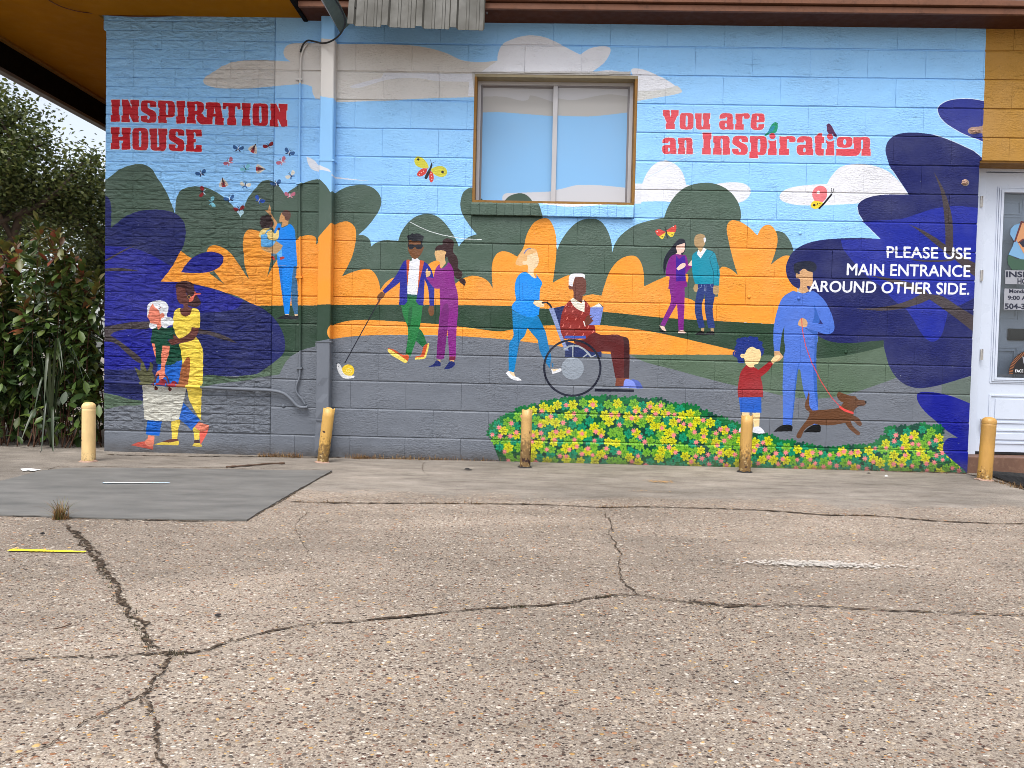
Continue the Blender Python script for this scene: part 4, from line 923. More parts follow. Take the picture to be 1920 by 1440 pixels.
def ground_mat():
    t = NT('exposed aggregate concrete', .85, .3); p = t.pos(); s = t.sep(p)
    flat = t.scale(p, (1, 1, 0))
    wob = t.noise(flat, 1.6, 5, .6)
    # washed aggregate: rounded stones in several sizes in a sandy matrix
    matrix = t.ramp(t.noise(flat, 210, 3, .7), [(.30, lin((112, 99, 87))), (.50, lin((154, 140, 125))), (.70, lin((194, 180, 163)))])
    def stones(sc, lo, hi):
        d = t.new('ShaderNodeVectorMath', operation='ADD'); t.set(d.inputs[0], flat)
        nn = t.new('ShaderNodeTexNoise'); t.set(nn.inputs['Vector'], flat); nn.inputs['Scale'].default_value = sc * .6; nn.inputs['Detail'].default_value = 1
        ms = t.new('ShaderNodeVectorMath', operation='SCALE'); t.set(ms.inputs[0], nn.outputs['Color']); ms.inputs['Scale'].default_value = .5 / sc
        t.set(d.inputs[1], ms.outputs[0])
        v = t.voro(t.scale(d.outputs[0], (1, 1.25, 1)), sc)
        r = t.sep(v.outputs['Color'])
        rad = t.math('ADD', t.math('MULTIPLY', r[0], hi - lo), lo)
        m = t.math('MULTIPLY', t.math('SUBTRACT', rad, v.outputs['Distance']), 9.0, clamp=True)
        palette = t.ramp(r[1], [(0.0, lin((134, 116, 102))), (.12, lin((98, 82, 71))), (.24, lin((186, 171, 156))), (.38, lin((80, 66, 58))), (.48, lin((146, 126, 108))),
                                (.58, lin((214, 202, 188))), (.68, lin((62, 52, 47))), (.76, lin((150, 104, 72))), (.83, lin((214, 203, 188))), (.90, lin((98, 66, 53))), (.965, lin((190, 148, 90)))], 'CONSTANT')
        return m, palette, v.outputs['Distance']
    m1, c1, d1 = stones(78, .10, .52)
    m2, c2, d2 = stones(140, .10, .56)
    agg = t.mix(m2, matrix, c2); agg = t.mix(m1, agg, c1)
    hgt = t.math('ADD', t.math('MULTIPLY', m1, t.math('SUBTRACT', 1.0, d1)), t.math('MULTIPLY', m2, t.math('SUBTRACT', .6, t.math('MULTIPLY', d2, .6))))
    # trowelled apron by the wall: cement skin still mostly whole, worn through further out
    skin_c = t.ramp(t.noise(t.scale(flat, (3.0, 7.0, 1)), 1.4, 8, .74), [(.28, lin((104, 95, 86))), (.46, lin((142, 133, 122))), (.70, lin((166, 157, 146)))])
    skin_c = t.mix(t.ramp(t.noise(flat, 130, 3, .7), [(.52, 0.0), (.66, .85)]), skin_c, lin((70, 61, 53)))
    skin_c = t.mix(t.ramp(t.noise(t.scale(flat, (6, 16, 1)), 1.6, 6, .75), [(.56, 0.0), (.70, .55)]), skin_c, lin((92, 84, 76)))
    edge = t.math('ADD', s[1], t.math('MULTIPLY', t.math('SUBTRACT', wob, .5), 1.1))
    skin = t.ramp(edge, [(.0, 0.0), (1.0, 1.0)])
    skin_f = t.math('MULTIPLY', t.math('ADD', edge, 1.62), 1.5, clamp=True)
    fine = t.noise(flat, 34, 5, .7)
    skin_m = t.math('MULTIPLY', t.math('SUBTRACT', t.math('ADD', t.math('MULTIPLY', skin_f, 1.3), fine), .82), 5.0, clamp=True)
    # thin cement film left in streaks over the open lot as well
    film = t.ramp(t.noise(t.scale(flat, (1, 1.8, 1)), 2.4, 6, .65), [(.55, 0.0), (.78, .42)])
    c = t.mix(t.math('MULTIPLY', film, t.math('SUBTRACT', 1.0, t.math('MULTIPLY', m1, .7))), agg, lin((150, 140, 128)))
    c = t.mix(skin_m, c, skin_c)
    # greying and oil-dark areas of the lot
    big = t.ramp(t.noise(flat, .55, 5, .55, .4), [(.30, .60), (.66, 1.04)])
    big2 = t.ramp(t.noise(t.scale(flat, (1, 2.4, 1)), 1.7, 6, .65), [(.28, .74), (.62, 1.08)])
    c = t.mix(1.0, c, big, 'MULTIPLY'); c = t.mix(1.0, c, big2, 'MULTIPLY')
    hh = t.math('ADD', t.math('MULTIPLY', hgt, t.math('SUBTRACT', 1.0, t.math('MULTIPLY', skin_m, .9))), t.math('MULTIPLY', t.noise(flat, 300, 3, .7), .35))
    return t.out(c, .85, t.bump(hh, .75, .006))
M['ground'] = ground_mat()

def pebble_mat():
    t = NT('loose aggregate stone', .6, .4)
    a = t.new('ShaderNodeAttribute', attribute_name='tint')
    n = t.noise(t.pos(), 240, 3, .6)
    c = t.mix(t.math('MULTIPLY', n, .4), a.outputs['Color'], lin((150, 138, 122)))
    return t.out(c, .65, t.bump(n, .2, .002))
M['pebble'] = pebble_mat()
def crack_mat():
    t = NT('dark crack grit', .95, .1); p = t.pos()
    c = t.ramp(t.noise(p, 70, 5, .7), [(.34, lin((36, 30, 26))), (.52, lin((72, 60, 50))), (.66, lin((134, 119, 102)))])
    return t.out(c, .95, t.bump(t.noise(p, 120, 4), .8, .006))
M['crack'] = crack_mat()
M['patch'] = None
def patch_mat():
    t = NT('smooth grey repair concrete', .8, .35); p = t.pos(); f = t.scale(p, (1, 1, 0))
    c = t.ramp(t.noise(t.scale(f, (2, 5, 1)), 1.5, 6, .6), [(.3, lin((90, 89, 86))), (.7, lin((116, 114, 110)))])
    sp = t.ramp(t.noise(f, 160, 2, .5), [(.70, 0.0), (.76, 1.0)])
    c = t.mix(t.math('MULTIPLY', sp, .35), c, lin((160, 160, 160)))
    sw = t.ramp(t.noise(t.scale(f, (3, 14, 1)), 1.0, 6, .7, .8), [(.62, 0.0), (.74, 1.0)])
    c = t.mix(t.math('MULTIPLY', sw, .22), c, lin((140, 140, 140)))
    return t.out(c, .75, t.bump(t.math('ADD', t.noise(f, 120, 4, .6), t.noise(t.scale(f, (10, 60, 1)), 1, 4)), .3, .003))
M['patch'] = patch_mat()

def leaf_mat(name, cols, rough=.38, trans=.15, scale=7.0):
    """colour varies leaf by leaf through the 'tint' attribute"""
    t = NT(name, rough, .5); a = t.new('ShaderNodeAttribute', attribute_name='tint')
    n = t.noise(t.objco(), scale * 6, 3, .5)
    c = t.mix(t.math('MULTIPLY', n, .35), a.outputs['Color'], (.02, .03, .012, 1))
    t.out(c, rough)
    t.b.inputs['Transmission Weight'].default_value = 0
    t.b.inputs['Subsurface Weight'].default_value = 0
    td = t.new('ShaderNodeBsdfTranslucent'); t.set(td.inputs['Color'], c)
    mx = t.new('ShaderNodeMixShader'); mx.inputs[0].default_value = trans
    t.l.new(t.b.outputs[0], mx.inputs[1]); t.l.new(td.outputs[0], mx.inputs[2]); t.l.new(mx.outputs[0], t.n['Material Output'].inputs['Surface'])
    return t.m
M['leaf'] = leaf_mat('glossy shrub leaf', None)
M['tree_leaf'] = leaf_mat('tree leaf', None, .5, .3)
M['blade'] = leaf_mat('strap leaf', None, .4, .15)
M['dry'] = leaf_mat('dry grass', None, .8, .25)
M['bark'] = paint_mat('bark', (74, 62, 52), .9, .35, 1.0, 8)
M['stem'] = paint_mat('shrub stem', (92, 62, 44), .8, .25, .6, 20)
M['paper'] = paint_mat('white paper', (232, 232, 230), .8, .05, .2, 20)
M['twig'] = paint_mat('dead twig', (86, 66, 52), .9, .3, .6, 30)
M['debris'] = paint_mat('dark debris', (34, 30, 29), .8, .4, .6, 30)
M['chip_stone'] = paint_mat('bare mortar', (172, 140, 122), .9, .25, 1.0, 40)
M['yellow_mark'] = paint_mat('yellow ground paint', (244, 214, 40), .7, .08, .4, 30)
M['white_mark'] = paint_mat('white ground paint', (196, 188, 178), .85, .10, .5, 30)
M['blue_mark'] = paint_mat('pale blue ground paint', (198, 222, 244), .7, .08, .4, 30)
M['ochre_mark'] = paint_mat('ochre stain', (176, 134, 78), .9, .2, .5, 30)
# ------------------------------------------------------------------ ground (setting)
gm = bpy.data.meshes.new('ground')
gs = [-260, -40, -8, -4, 0, 4, 8, 40, 260]
gv = [(x, y, 0) for y in gs for x in gs]
gf = [(j * 9 + i, j * 9 + i + 1, (j + 1) * 9 + i + 1, (j + 1) * 9 + i) for j in range(8) for i in range(8)]
gm.from_pydata(gv, [], gf); gm.materials.append(M['ground'])
ground = tag(mesh_obj('ground', gm), kind='structure')

# ------------------------------------------------------------------ the building
bld = tag(empty('painted_building', (0, 0, 0)), 'long block building painted with a park mural, with a sliding window and white door', 'building')
ZK = lambda k: 3.005 - .2032 * k
Z_TOP = 3.24
X_ROUGH0, X_ROUGH1 = on_wall(197, 500).x, on_wall(511, 450).x
WX0, WX1 = on_wall(887.5, 260).x, on_wall(1193, 262).x
WZ0, WZ1 = on_wall(1040, 382).z, on_wall(1040, 140.5).z
DX0, DZ1 = on_wall(1836, 330).x, on_wall(1841, 301).z
DX1 = DX0 + 1.02
STEP_Z = on_ground(1900, 858).z if False else .118
SILL_Z0 = on_wall(1040, 406.5).z
rnd = random.Random(5)

def block_mesh(name, w, h, seed, holes=()):
    """one concrete block face with worn arrises: deep bed-joint bevels, shallow head-joint bevels"""
    rg = random.Random(seed)
    NX = max(3, int(w / .07))
    xs = [0, .004] + [.004 + (w - .008) * i / NX for i in range(1, NX)] + [w - .004, w]
    zs = [0, .002, h - .0135, h] if h > .03 else [0, h * .25, h * .75, h]
    v = []; n = len(xs)
    for j, z in enumerate(zs):
        for i, x in enumerate(xs):
            y = 0.0
            y += (.0026, 0, -.0012, .0078)[j]
            if i in (0, n - 1): y += .0014
            jz = rg.uniform(-.0016, .0016) if j in (1, 2) else (rg.uniform(0, .0018) * (1 if j == 0 else -1))
            v.append((x, y + rg.uniform(-.0005, .0005), z + jz))
    f = [(j * n + i, j * n + i + 1, (j + 1) * n + i + 1, (j + 1) * n + i) for j in range(3) for i in range(n - 1)]
    b = len(v)
    ringi = [i for i in range(n)] + [j * n + n - 1 for j in range(1, 4)] + [3 * n + i for i in range(n - 2, -1, -1)] + [j * n for j in (2, 1)]
    for k in ringi: v.append((v[k][0], .035, v[k][2]))
    m = len(ringi)
    f += [(ringi[k], b + k, b + (k + 1) % m, ringi[(k + 1) % m]) for k in range(m)]
    me = bpy.data.meshes.new(name); me.from_pydata(v, [], f); me.materials.append(M['mural_block']); me.update()
    return me

_std = [block_mesh('concrete_block', .4054, .2020, 40 + i) for i in range(5)]
OPEN = [(WX0, SILL_Z0, WX1, WZ1), (DX0, -.2, DX1, DZ1)]

def subtract(rects, o):
    out = []
    for (x0, z0, x1, z1) in rects:
        ox0, oz0, ox1, oz1 = o
        if ox0 >= x1 or ox1 <= x0 or oz0 >= z1 or oz1 <= z0:
            out.append((x0, z0, x1, z1)); continue
        if ox0 > x0: out.append((x0, z0, ox0, z1))
        if ox1 < x1: out.append((ox1, z0, x1, z1))
        a, b = max(x0, ox0), min(x1, ox1)
        if oz0 > z0: out.append((a, z0, b, oz0))
        if oz1 < z1: out.append((a, oz1, b, z1))
    return [r for r in out if r[2] - r[0] > .012 and r[3] - r[1] > .008]

def lay_blocks(xa, xb):
    rows = [(-1, ZK(0), Z_TOP)] + [(k, ZK(k + 1), ZK(k)) for k in range(14)] + [(14, -.06, ZK(14))]
    for k, z0, z1 in rows:
        off = 0.0 if k % 2 == 0 else .2032
        n0 = int(math.floor((xa - off) / .4064)) - 1
        x = off + n0 * .4064
        while x < xb:
            a, b = max(x, xa), min(x + .4064, xb)
            x += .4064
            if b - a < .02: continue
            for (ra, rz0, rb, rz1) in subtract(subtract([(a, z0, b, z1)], OPEN[0]), OPEN[1]):
                g, gz = rnd.choice((.0002, .0005, .0011)), .0006
                std = abs(rb - ra - .4064) < 1e-4 and abs(rz1 - rz0 - .2032) < 1e-4
                me = rnd.choice(_std) if std else block_mesh('concrete_block', rb - ra - 2 * g, rz1 - rz0 - 2 * gz, rnd.randrange(9999))
                mesh_obj('concrete_block', me, bld, (ra + g, rnd.uniform(-.0016, .0016), rz0 + gz))
lay_blocks(X_ROUGH1 + .004, 6.2)

# rock-faced brick panel at the left end
def brick_mesh(w, h, seed):
    rg = random.Random(seed); NX, NZ = max(6, int(w / .0105)), 13
    ox, oz = rg.uniform(0, 50), rg.uniform(0, 50)
    v = []; n = NX + 1
    for j in range(NZ + 1):
        for i in range(n):
            x, z = w * i / NX, h * j / NZ
            wv = noise.noise(Vector((x * 16 + oz, z * 12, 1)))
            r = 1 - 2.4 * abs(noise.noise(Vector((x * 11 + ox, z * 30 + oz + .8 * wv, seed * .37))))
            r2 = noise.noise(Vector((x * 34 + oz, z * 95 + ox, 3.1)))
            y = .0016 - .0070 * r - .0022 * r2
            e = min(min(z, h - z) / .006, 1); e2 = min(min(x, w - x) / .006, 1)
            y = y * e2 - .0030 * (1 - e2); y = y * e + .0010 * (1 - e)
            v.append((x, y, z))
    f = [(j * n + i, j * n + i + 1, (j + 1) * n + i + 1, (j + 1) * n + i) for j in range(NZ) for i in range(NX)]
    b = len(v); R_ = list(range(n)) + [j * n + NX for j in range(1, NZ + 1)] + [NZ * n + i for i in range(NX - 1, -1, -1)] + [j * n for j in range(NZ - 1, 0, -1)]
    for k in R_: v.append((v[k][0], .035, v[k][2]))
    m = len(R_); f += [(R_[k], b + k, b + (k + 1) % m, R_[(k + 1) % m]) for k in range(m)]
    me = bpy.data.meshes.new('brick'); me.from_pydata(v, [], f); me.materials.append(M['mural_rough'])
    me.polygons.foreach_set('use_smooth', [True] * len(f)); me.update()
    return me
BH = .2032 / 3
_bricks = {w: [brick_mesh(w, BH - .0012, int(w * 1000) + i) for i in range(9)] for w in (.3048, .2032, .4064)}
z = ZK(14); row = 0
while z < Z_TOP - .01:
    h = min(BH, Z_TOP - z)
    xs = X_ROUGH0 - (.045 if row >= 45 else (.020 if row >= 43 else 0.0))
    x = xs
    while x < X_ROUGH1 - .004:
        w = rnd.choice((.3048, .3048, .4064, .2032))
        if x == xs and row % 2: w = .2032
        w = min(w, X_ROUGH1 - x)
        if X_ROUGH1 - x - w < .06: w = X_ROUGH1 - x
        me = rnd.choice(_bricks[w]) if (w in _bricks and h == BH) else brick_mesh(w, h - .0012, rnd.randrange(9999))
        mesh_obj('brick', me, bld, (x, 0, z))
        x += w
    z += BH; row += 1
mesh_obj('concrete_block', block_mesh('concrete_block', X_ROUGH1 - X_ROUGH0 - .002, ZK(14) + .058, 77), bld, (X_ROUGH0 + .001, .002, -.06))

# painted-over mortar behind the blocks, with the openings left free
mb = MB()
for r in subtract(subtract([(X_ROUGH0 + .002, -.1, 6.2, Z_TOP)], (OPEN[0][0], WZ0 - .12, OPEN[0][2], OPEN[0][3])), OPEN[1]):
    mb.box((r[0], .0072, r[1]), (r[2], .19, r[3]))
mb.obj('mortar', M['mural_block'], bld)['kind'] = 'stuff'
# shell of the building behind
sh = MB()
sh.box((X_ROUGH0 + .003, .20, -.1), (X_ROUGH0 + .18, 7.0, Z_TOP)); sh.box((X_ROUGH0 + .18, 6.8, -.1), (6.2, 7.0, Z_TOP)); sh.box((6.02, .20, -.1), (6.2, 6.8, Z_TOP))
sh.obj('side_wall', M['mustard'], bld)
MB().box((X_ROUGH0 + .19, .20, Z_TOP - .06), (6.0, 6.79, Z_TOP - .01)).obj('ceiling', M['dark_inside'], bld)

# bits of bare render at the right-hand edge of the mural
def lump(px, py, w, h, seed):
    c = on_wall(px, py); rg = random.Random(seed)
    v = [(c.x, -.016, c.z)]; f = []
    N = 14
    for rr, yy in ((.6, -.012), (1.0, .001)):
        for k in range(N):
            a = 2 * PI * k / N; j = rg.uniform(.75, 1.15)
            v.append((c.x + w * rr * j * math.cos(a), yy + rg.uniform(-.004, .003), c.z + h * rr * j * math.sin(a)))
    f += [(0, 1 + (k + 1) % N, 1 + k) for k in range(N)] + [(1 + k, 1 + (k + 1) % N, 1 + N + (k + 1) % N, 1 + N + k) for k in range(N)]
    build('bare_render_patch', v, f, M['chip_stone'], bld)
for px, py in ((1500, 437.5), (1497.5, 559.5), (1404, 557), (531.5, 761), (1586, 660)):
    c = on_wall(px, py); k = MB(); n_ = 10
    vs = [(c.x + r_ * math.cos(2 * PI * q / n_), y_, c.z + r_ * math.sin(2 * PI * q / n_)) for r_, y_ in ((.013, .001), (.011, -.006), (.006, -.009)) for q in range(n_)] + [(c.x, -.010, c.z)]
    k.add(vs, [(i * n_ + q, i * n_ + (q + 1) % n_, (i + 1) * n_ + (q + 1) % n_, (i + 1) * n_ + q) for i in range(2) for q in range(n_)] + [(2 * n_ + q, 2 * n_ + (q + 1) % n_, 3 * n_) for q in range(n_)])
    k.obj('wall_plug', M['mural_smooth'], bld, True)
lump(1829, 246, .045, .018, 1); lump(1809, 342, .026, .022, 2)

# ------------------------------------------------------------------ window
RY = .112                                    # depth of the reveal
win = MB()
lw_ = .018
win.box((WX0, .003, WZ0 + lw_), (WX0 + lw_, RY, WZ1 - lw_)).box((WX1 - lw_, .003, WZ0 + lw_), (WX1, RY, WZ1 - lw_))
win.box((WX0, .004, WZ0 - .002), (WX1, RY, WZ0 + lw_))
window = win.obj('window', M['mustard_trim'], bld); window['label'] = 'aluminium sliding window with the mural printed across its panes'
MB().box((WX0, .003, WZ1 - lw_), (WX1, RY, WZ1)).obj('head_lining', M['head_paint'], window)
ax0, ax1, az0, az1 = WX0 + lw_, WX1 - lw_, WZ0 + lw_, WZ1 - lw_
fr = MB(); fy0, fy1 = RY - .022, RY + .05
fr.box((ax0, fy0, az0), (ax0 + .024, fy1, az1), .002).box((ax1 - .026, fy0, az0), (ax1, fy1, az1), .002)
fr.box((ax0 + .024, fy0, az1 - .024), (ax1 - .026, fy1, az1), .002).box((ax0 + .024, fy0, az0), (ax1 - .026, fy1, az0 + .012), .002)
fr.obj('window_frame', M['alu'], window)
mx = on_wall(1039.5, 262, RY).x
def sash(xa, xb, y, nm):
    s = MB(); t_ = .013; za, zb = az0 + .012, az1 - .024
    s.box((xa, y, za), (xa + t_, y + .02, zb), .0015).box((xb - t_, y, za), (xb, y + .02, zb), .0015)
    s.box((xa + t_, y + .001, zb - .012), (xb - t_, y + .02, zb), .0015).box((xa + t_, y + .001, za), (xb - t_, y + .02, za + .010), .0015)
    so = s.obj('sash', M['alu_dark'], window)
    MB().box((xa + t_, y + .008, za + .010), (xb - t_, y + .014, zb - .012)).obj('pane', M['mural_film'], window)
sash(ax0 + .024, mx + .004, fy0 + .030, 'left')
sash(mx - .002, ax1 - .026, fy0 + .008, 'right')
MB().box((mx - .016, fy0 + .002, az0 + .012), (mx + .018, fy0 + .0075, az1 - .024), .002).obj('meeting_stile', M['alu'], window)
# rowlock sill bricks
n_b = 19; sx0, sx1 = WX0 - .004, WX1 - .008; bw = (sx1 - sx0) / n_b
for i in range(n_b):
    me = block_mesh('sill_brick', bw - .001, WZ0 - SILL_Z0 - .003, 300 + i)
    for v in me.vertices:
        if v.co.y > .03: v.co.y = .15
    o = mesh_obj('sill_brick', me, window, (sx0 + i * bw, -.030 + rnd.uniform(-.002, .002), SILL_Z0))

# ------------------------------------------------------------------ door
DY = .19
def dpt(px, py, y=DY): return on_wall(px, py, y)
fx0 = DX0; frz = dpt(1880, 318).z
dr = MB()                                                   # fixed white frame
dr.box((fx0 - .02, DY - .02, STEP_Z), (dpt(1840.5, 480).x, DY + .10, frz + .03), .003)
dr.box((dpt(1840.5, 480).x, DY - .02, frz - .018), (DX1 + .02, DY + .10, frz + .03), .003)
dr.box((DX1 - .04, DY - .02, STEP_Z), (DX1 + .02, DY + .10, frz - .018), .003)
door = dr.obj('door', M['white_door'], bld); door['label'] = 'white half-glazed storm door at the right end of the mural'
lx0, lx1, lz0, lz1 = dpt(1843, 480).x, DX1 - .045, dpt(1870, 847).z, frz - .024
gx0, gz0, gz1 = dpt(1873.5, 540).x, dpt(1880, 708).z, dpt(1895, 361.5).z
gx1 = lx1 - (gx0 - lx0)
leaf = MB()
leaf.box((lx0, DY, lz0), (gx0, DY + .045, lz1)).box((gx1, DY, lz0), (lx1, DY + .045, lz1))
leaf.box((gx0, DY, gz1), (gx1, DY + .045, lz1)).box((gx0, DY, lz0), (gx1, DY + .045, gz0))
leaf.obj('door_leaf', M['white_door'], door)
def moulding(x0, z0, x1, z1, steps, nm='moulding', y=DY):
    """a stepped picture-frame moulding lying round an opening or raised panel"""
    m = MB()
    for (off, wd, th) in steps:
        a0, a1, b0, b1 = x0 - off, x1 + off, z0 - off, z1 + off
        m.box((a0, y - th, b0), (a0 + wd, y - .0005, b1), .0015).box((a1 - wd, y - th, b0), (a1, y - .0005, b1), .0015)
        m.box((a0 + wd, y - th, b1 - wd), (a1 - wd, y - .0005, b1), .0015).box((a0 + wd, y - th, b0), (a1 - wd, y - .0005, b0 + wd), .0015)
    return m.obj(nm, M['white_door'], door)
moulding(gx0, gz0, gx1, gz1, ((.042, .010, .006), (.030, .012, .011), (.017, .017, .016)))
pz1, pz0 = dpt(1880, 740).z, dpt(1880, 832).z
pzm0, pzm1 = dpt(1880, 793).z, dpt(1880, 802).z
px0 = dpt(1853, 770).x
for za, zb in ((pzm0 - .002, pz1), (pz0, pzm1 - .01)):
    moulding(px0, za, lx1 - (px0 - lx0), zb, ((0, .014, .007),), 'panel_moulding')
    MB().box((px0 + .045, DY - .008, za + .03), (lx1 - (px0 - lx0) - .045, DY - .0005, zb - .03), .004).obj('raised_panel', M['white_door'], door)
MB().box((gx0, DY + .018, gz0), (gx1, DY + .023, gz1)).obj('glass_pane', M['glass'], door)
MB().box((lx0, DY - .001, lz0 - .018), (lx1, DY + .04, lz0 - .003)).obj('bottom_sweep', M['black'], door)
for py in (378, 517, 665, 795):
    p = dpt(1839.5, py, DY - .02); MB().box((p.x - .008, DY - .028, p.z - .04), (p.x + .008, DY - .0205, p.z + .04), .002).tube([(p.x + .006, DY - .03, p.z - .04), (p.x + .006, DY - .03, p.z + .04)], .004).obj('hinge', M['hinge'], door)
MB().box((lx1 - .07, DY - .05, 1.02), (lx1 - .05, DY - .0005, 1.16), .005).tube([(lx1 - .06, DY - .045, 1.03), (lx1 - .15, DY - .05, 1.03)], .009).obj('handle', M['alu'], door)
# panelled inner door behind the glass, with its letter slot
IY = .31
ind = MB(); ind.box((fx0 - .02, IY, STEP_Z), (DX1 + .02, IY + .05, frz + .03))
def ipanel(x0, z0, x1, z1):
    for o_, th in ((0, .006), (.022, .011)):
        a0, a1, b0, b1 = x0 + o_, x1 - o_, z0 + o_, z1 - o_; w_ = .012
        ind.box((a0, IY - th, b0), (a0 + w_, IY - .001, b1)).box((a1 - w_, IY - th, b0), (a1, IY - .001, b1)).box((a0 + w_, IY - th, b1 - w_), (a1 - w_, IY - .001, b1)).box((a0 + w_, IY - th, b0), (a1 - w_, IY - .001, b0 + w_))
ix0 = dpt(1845, 540, IY).x; ix1 = dpt(1913, 540, IY).x; ix2 = ix1 + .07; ix3 = ix2 + (ix1 - ix0)
zz = lambda py: dpt(1895, py, IY).z
for a, b in ((ix0, ix1), (ix2, ix3)):
    ipanel(a, zz(408), b, zz(372)); ipanel(a, zz(602), b, zz(447)); ipanel(a, zz(830), b, zz(650))
ind.obj('inner_door', M['inner_door'], door)
p0, p1 = dpt(1888, 638, IY), dpt(1888, 616, IY)
MB().box((p0.x, IY - .014, p0.z), (p0.x + .26, IY - .002, p1.z), .003).box((p0.x + .008, IY - .017, p0.z + .008), (p0.x + .25, IY - .0145, p1.z - .008), .002).obj('letter_slot', M['decal_black'], door)
# stickers on the glass (flat print), just in front of the pane
SY = DY + .0165
def sticker(name, mat, polys, y):
    v, f = [], []
    for P in polys:
        b = len(v); v += [tuple(dpt(px, py, y)) for px, py in P]; f.append(tuple(range(b, b + len(P))))
    return build(name, v, f, mat, door)
def sticker_text(txt, x0, ytop, ybot, mat, width=None, slope=.014, bold=.01, y=SY - .0012):
    polys, (a, b, h) = text_polys(txt, bold)
    sc = (ybot - ytop) / h; sx = sc if width is None else width / (b - a)
    return sticker('sticker_lettering', mat, [[(x0 + (p[0] - a) * sx, ybot - p[1] * sc + (p[0] - a) * sx * slope) for p in P] for P in polys], y)
Zm = lambda x, y: (1810 + x / 6.545, 300 + y / 6.545)
Zn = lambda x, y: (1810 + x / 6.545, 500 + y / 6.545)
Zo = lambda x, y: (1860 + x / 14.4, 380 + y / 14.4)
sticker('house_sticker', M['decal_blue'], [[Zm(550, 915), Zm(555, 850), Zm(600, 800), Zm(660, 780), Zm(900, 780), Zm(900, 1240), Zm(720, 1230), Zm(530, 1160), Zm(580, 1060), Zm(600, 1000)]], SY)
sticker('house_sticker', M['decal_green'], [[Zm(515, 1215), Zm(530, 1168), Zm(570, 1178), Zm(620, 1212), Zm(740, 1222), Zm(900, 1215), Zm(900, 1350), Zm(570, 1345), Zm(525, 1280)]], SY - .0004)
sticker('house_sticker', M['decal_tan'], [[Zo(800, 540), Zo(1100, 590), Zo(1250, 1150), Zo(900, 1460), Zo(700, 1080), Zo(640, 990)]], SY - .0008)
sticker('house_sticker', M['decal_maroon'], [[Zo(780, 495), Zo(820, 530), Zo(640, 1055), Zo(592, 1055)], [Zo(780, 495), Zo(1120, 560), Zo(1110, 600), Zo(800, 545)],
                                              [Zo(690, 1080), Zo(840, 960), Zo(880, 1000), Zo(740, 1090)]], SY - .0012)
sticker('house_sticker', M['decal_dark'], [[Zo(740, 1085), Zo(870, 995), Zo(960, 1100), Zo(840, 1210)]], SY - .0014)
sticker('sticker_backing', M['decal_grey'], [[Zn(490, 42), Zn(900, 52), Zn(900, 222), Zn(490, 212)], [Zn(480, 268), Zn(900, 278), Zn(900, 535), Zn(470, 525)]], SY)
sticker_text('INSP', *Zn(500, 0)[:1], Zn(0, 60)[1], Zn(0, 125)[1], M['decal_dark'], width=42, bold=.03)
sticker_text('HO', *Zn(640, 0)[:1], Zn(0, 145)[1], Zn(0, 207)[1], M['decal_dark'], width=18, bold=.03)
sticker_text('Monday', *Zn(538, 0)[:1], Zn(0, 277)[1], Zn(0, 320)[1], M['decal_dark'], width=36, bold=.03)
sticker_text('9:00 A', *Zn(520, 0)[:1], Zn(0, 357)[1], Zn(0, 404)[1], M['decal_dark'], width=36, bold=.03)
sticker_text('504-3', *Zn(484, 0)[:1], Zn(0, 453)[1], Zn(0, 515)[1], M['decal_dark'], width=38, bold=.03)
cxp, cyp, rp = 1937.0, 701.5, 46.0
arc = [(cxp + rp * math.cos(a), cyp - rp * math.sin(a)) for a in np.linspace(0, PI, 40)]
sticker('badge_sticker', M['decal_black'], [arc], SY)
dash = []
for k in range(46):
    a0 = PI * (k + .15) / 46; a1 = PI * (k + .6) / 46
    dash.append([(cxp + r * math.cos(a), cyp - r * math.sin(a)) for r, a in ((rp * .985, a0), (rp * .985, a1), (rp * .83, a1), (rp * .83, a0))])
sticker('badge_sticker', M['decal_bronze'], dash, SY - .0008)
sticker('badge_sticker', M['decal_grey'], [[(1917, 668), (1923, 672), (1937, 668), (1937, 690), (1926, 689), (1919, 681)]], SY - .0008)
sticker_text('FACE CO', 1903.5, 693, 698, M['decal_white'], width=27, bold=.02, slope=.0)
# step in front of the door
MB().box((DX0 + .004, .012, -.05), (DX1 + .3, .32, STEP_Z), .006).obj('doorstep', M['step_brown'], bld)
# lintel soffit board
MB().box((DX0, .012, DZ1 - .012), (DX1, DY - .02, DZ1 - .0005)).obj('door_lintel_lining', M['mustard_trim'], bld)

# ------------------------------------------------------------------ eaves of the main roof
EX0 = on_wall(574, 30).x
EZ = on_wall(1100, 45).z; EY = -.235
MB().box((EX0, EY + .02, EZ), (6.4, .004, EZ + .012)).obj('soffit', M['brown_dark'], bld)
MB().box((EX0, EY - .005, EZ - .006), (6.4, EY + .019, EZ + .032), .002).obj('fascia_board', M['brown_light'], bld)
MB().box((EX0, EY + .008, EZ + .032), (6.4, EY + .019, EZ + .044)).obj('fascia_groove', M['brown_dark'], bld)
MB().box((EX0, EY - .022, EZ + .044), (6.4, EY + .019, EZ + .080), .002).obj('drip_edge', M['brown_light'], bld)
MB().box((EX0, EY + .012, EZ + .081), (6.4, 7.2, EZ + .16)).obj('roof', M['roof_grey'], bld)
MB().box((1.9, EY + .14, EZ + .161), (6.4, EY + .30, EZ + .30)).obj('roof_board', M['roof_dark'], bld)

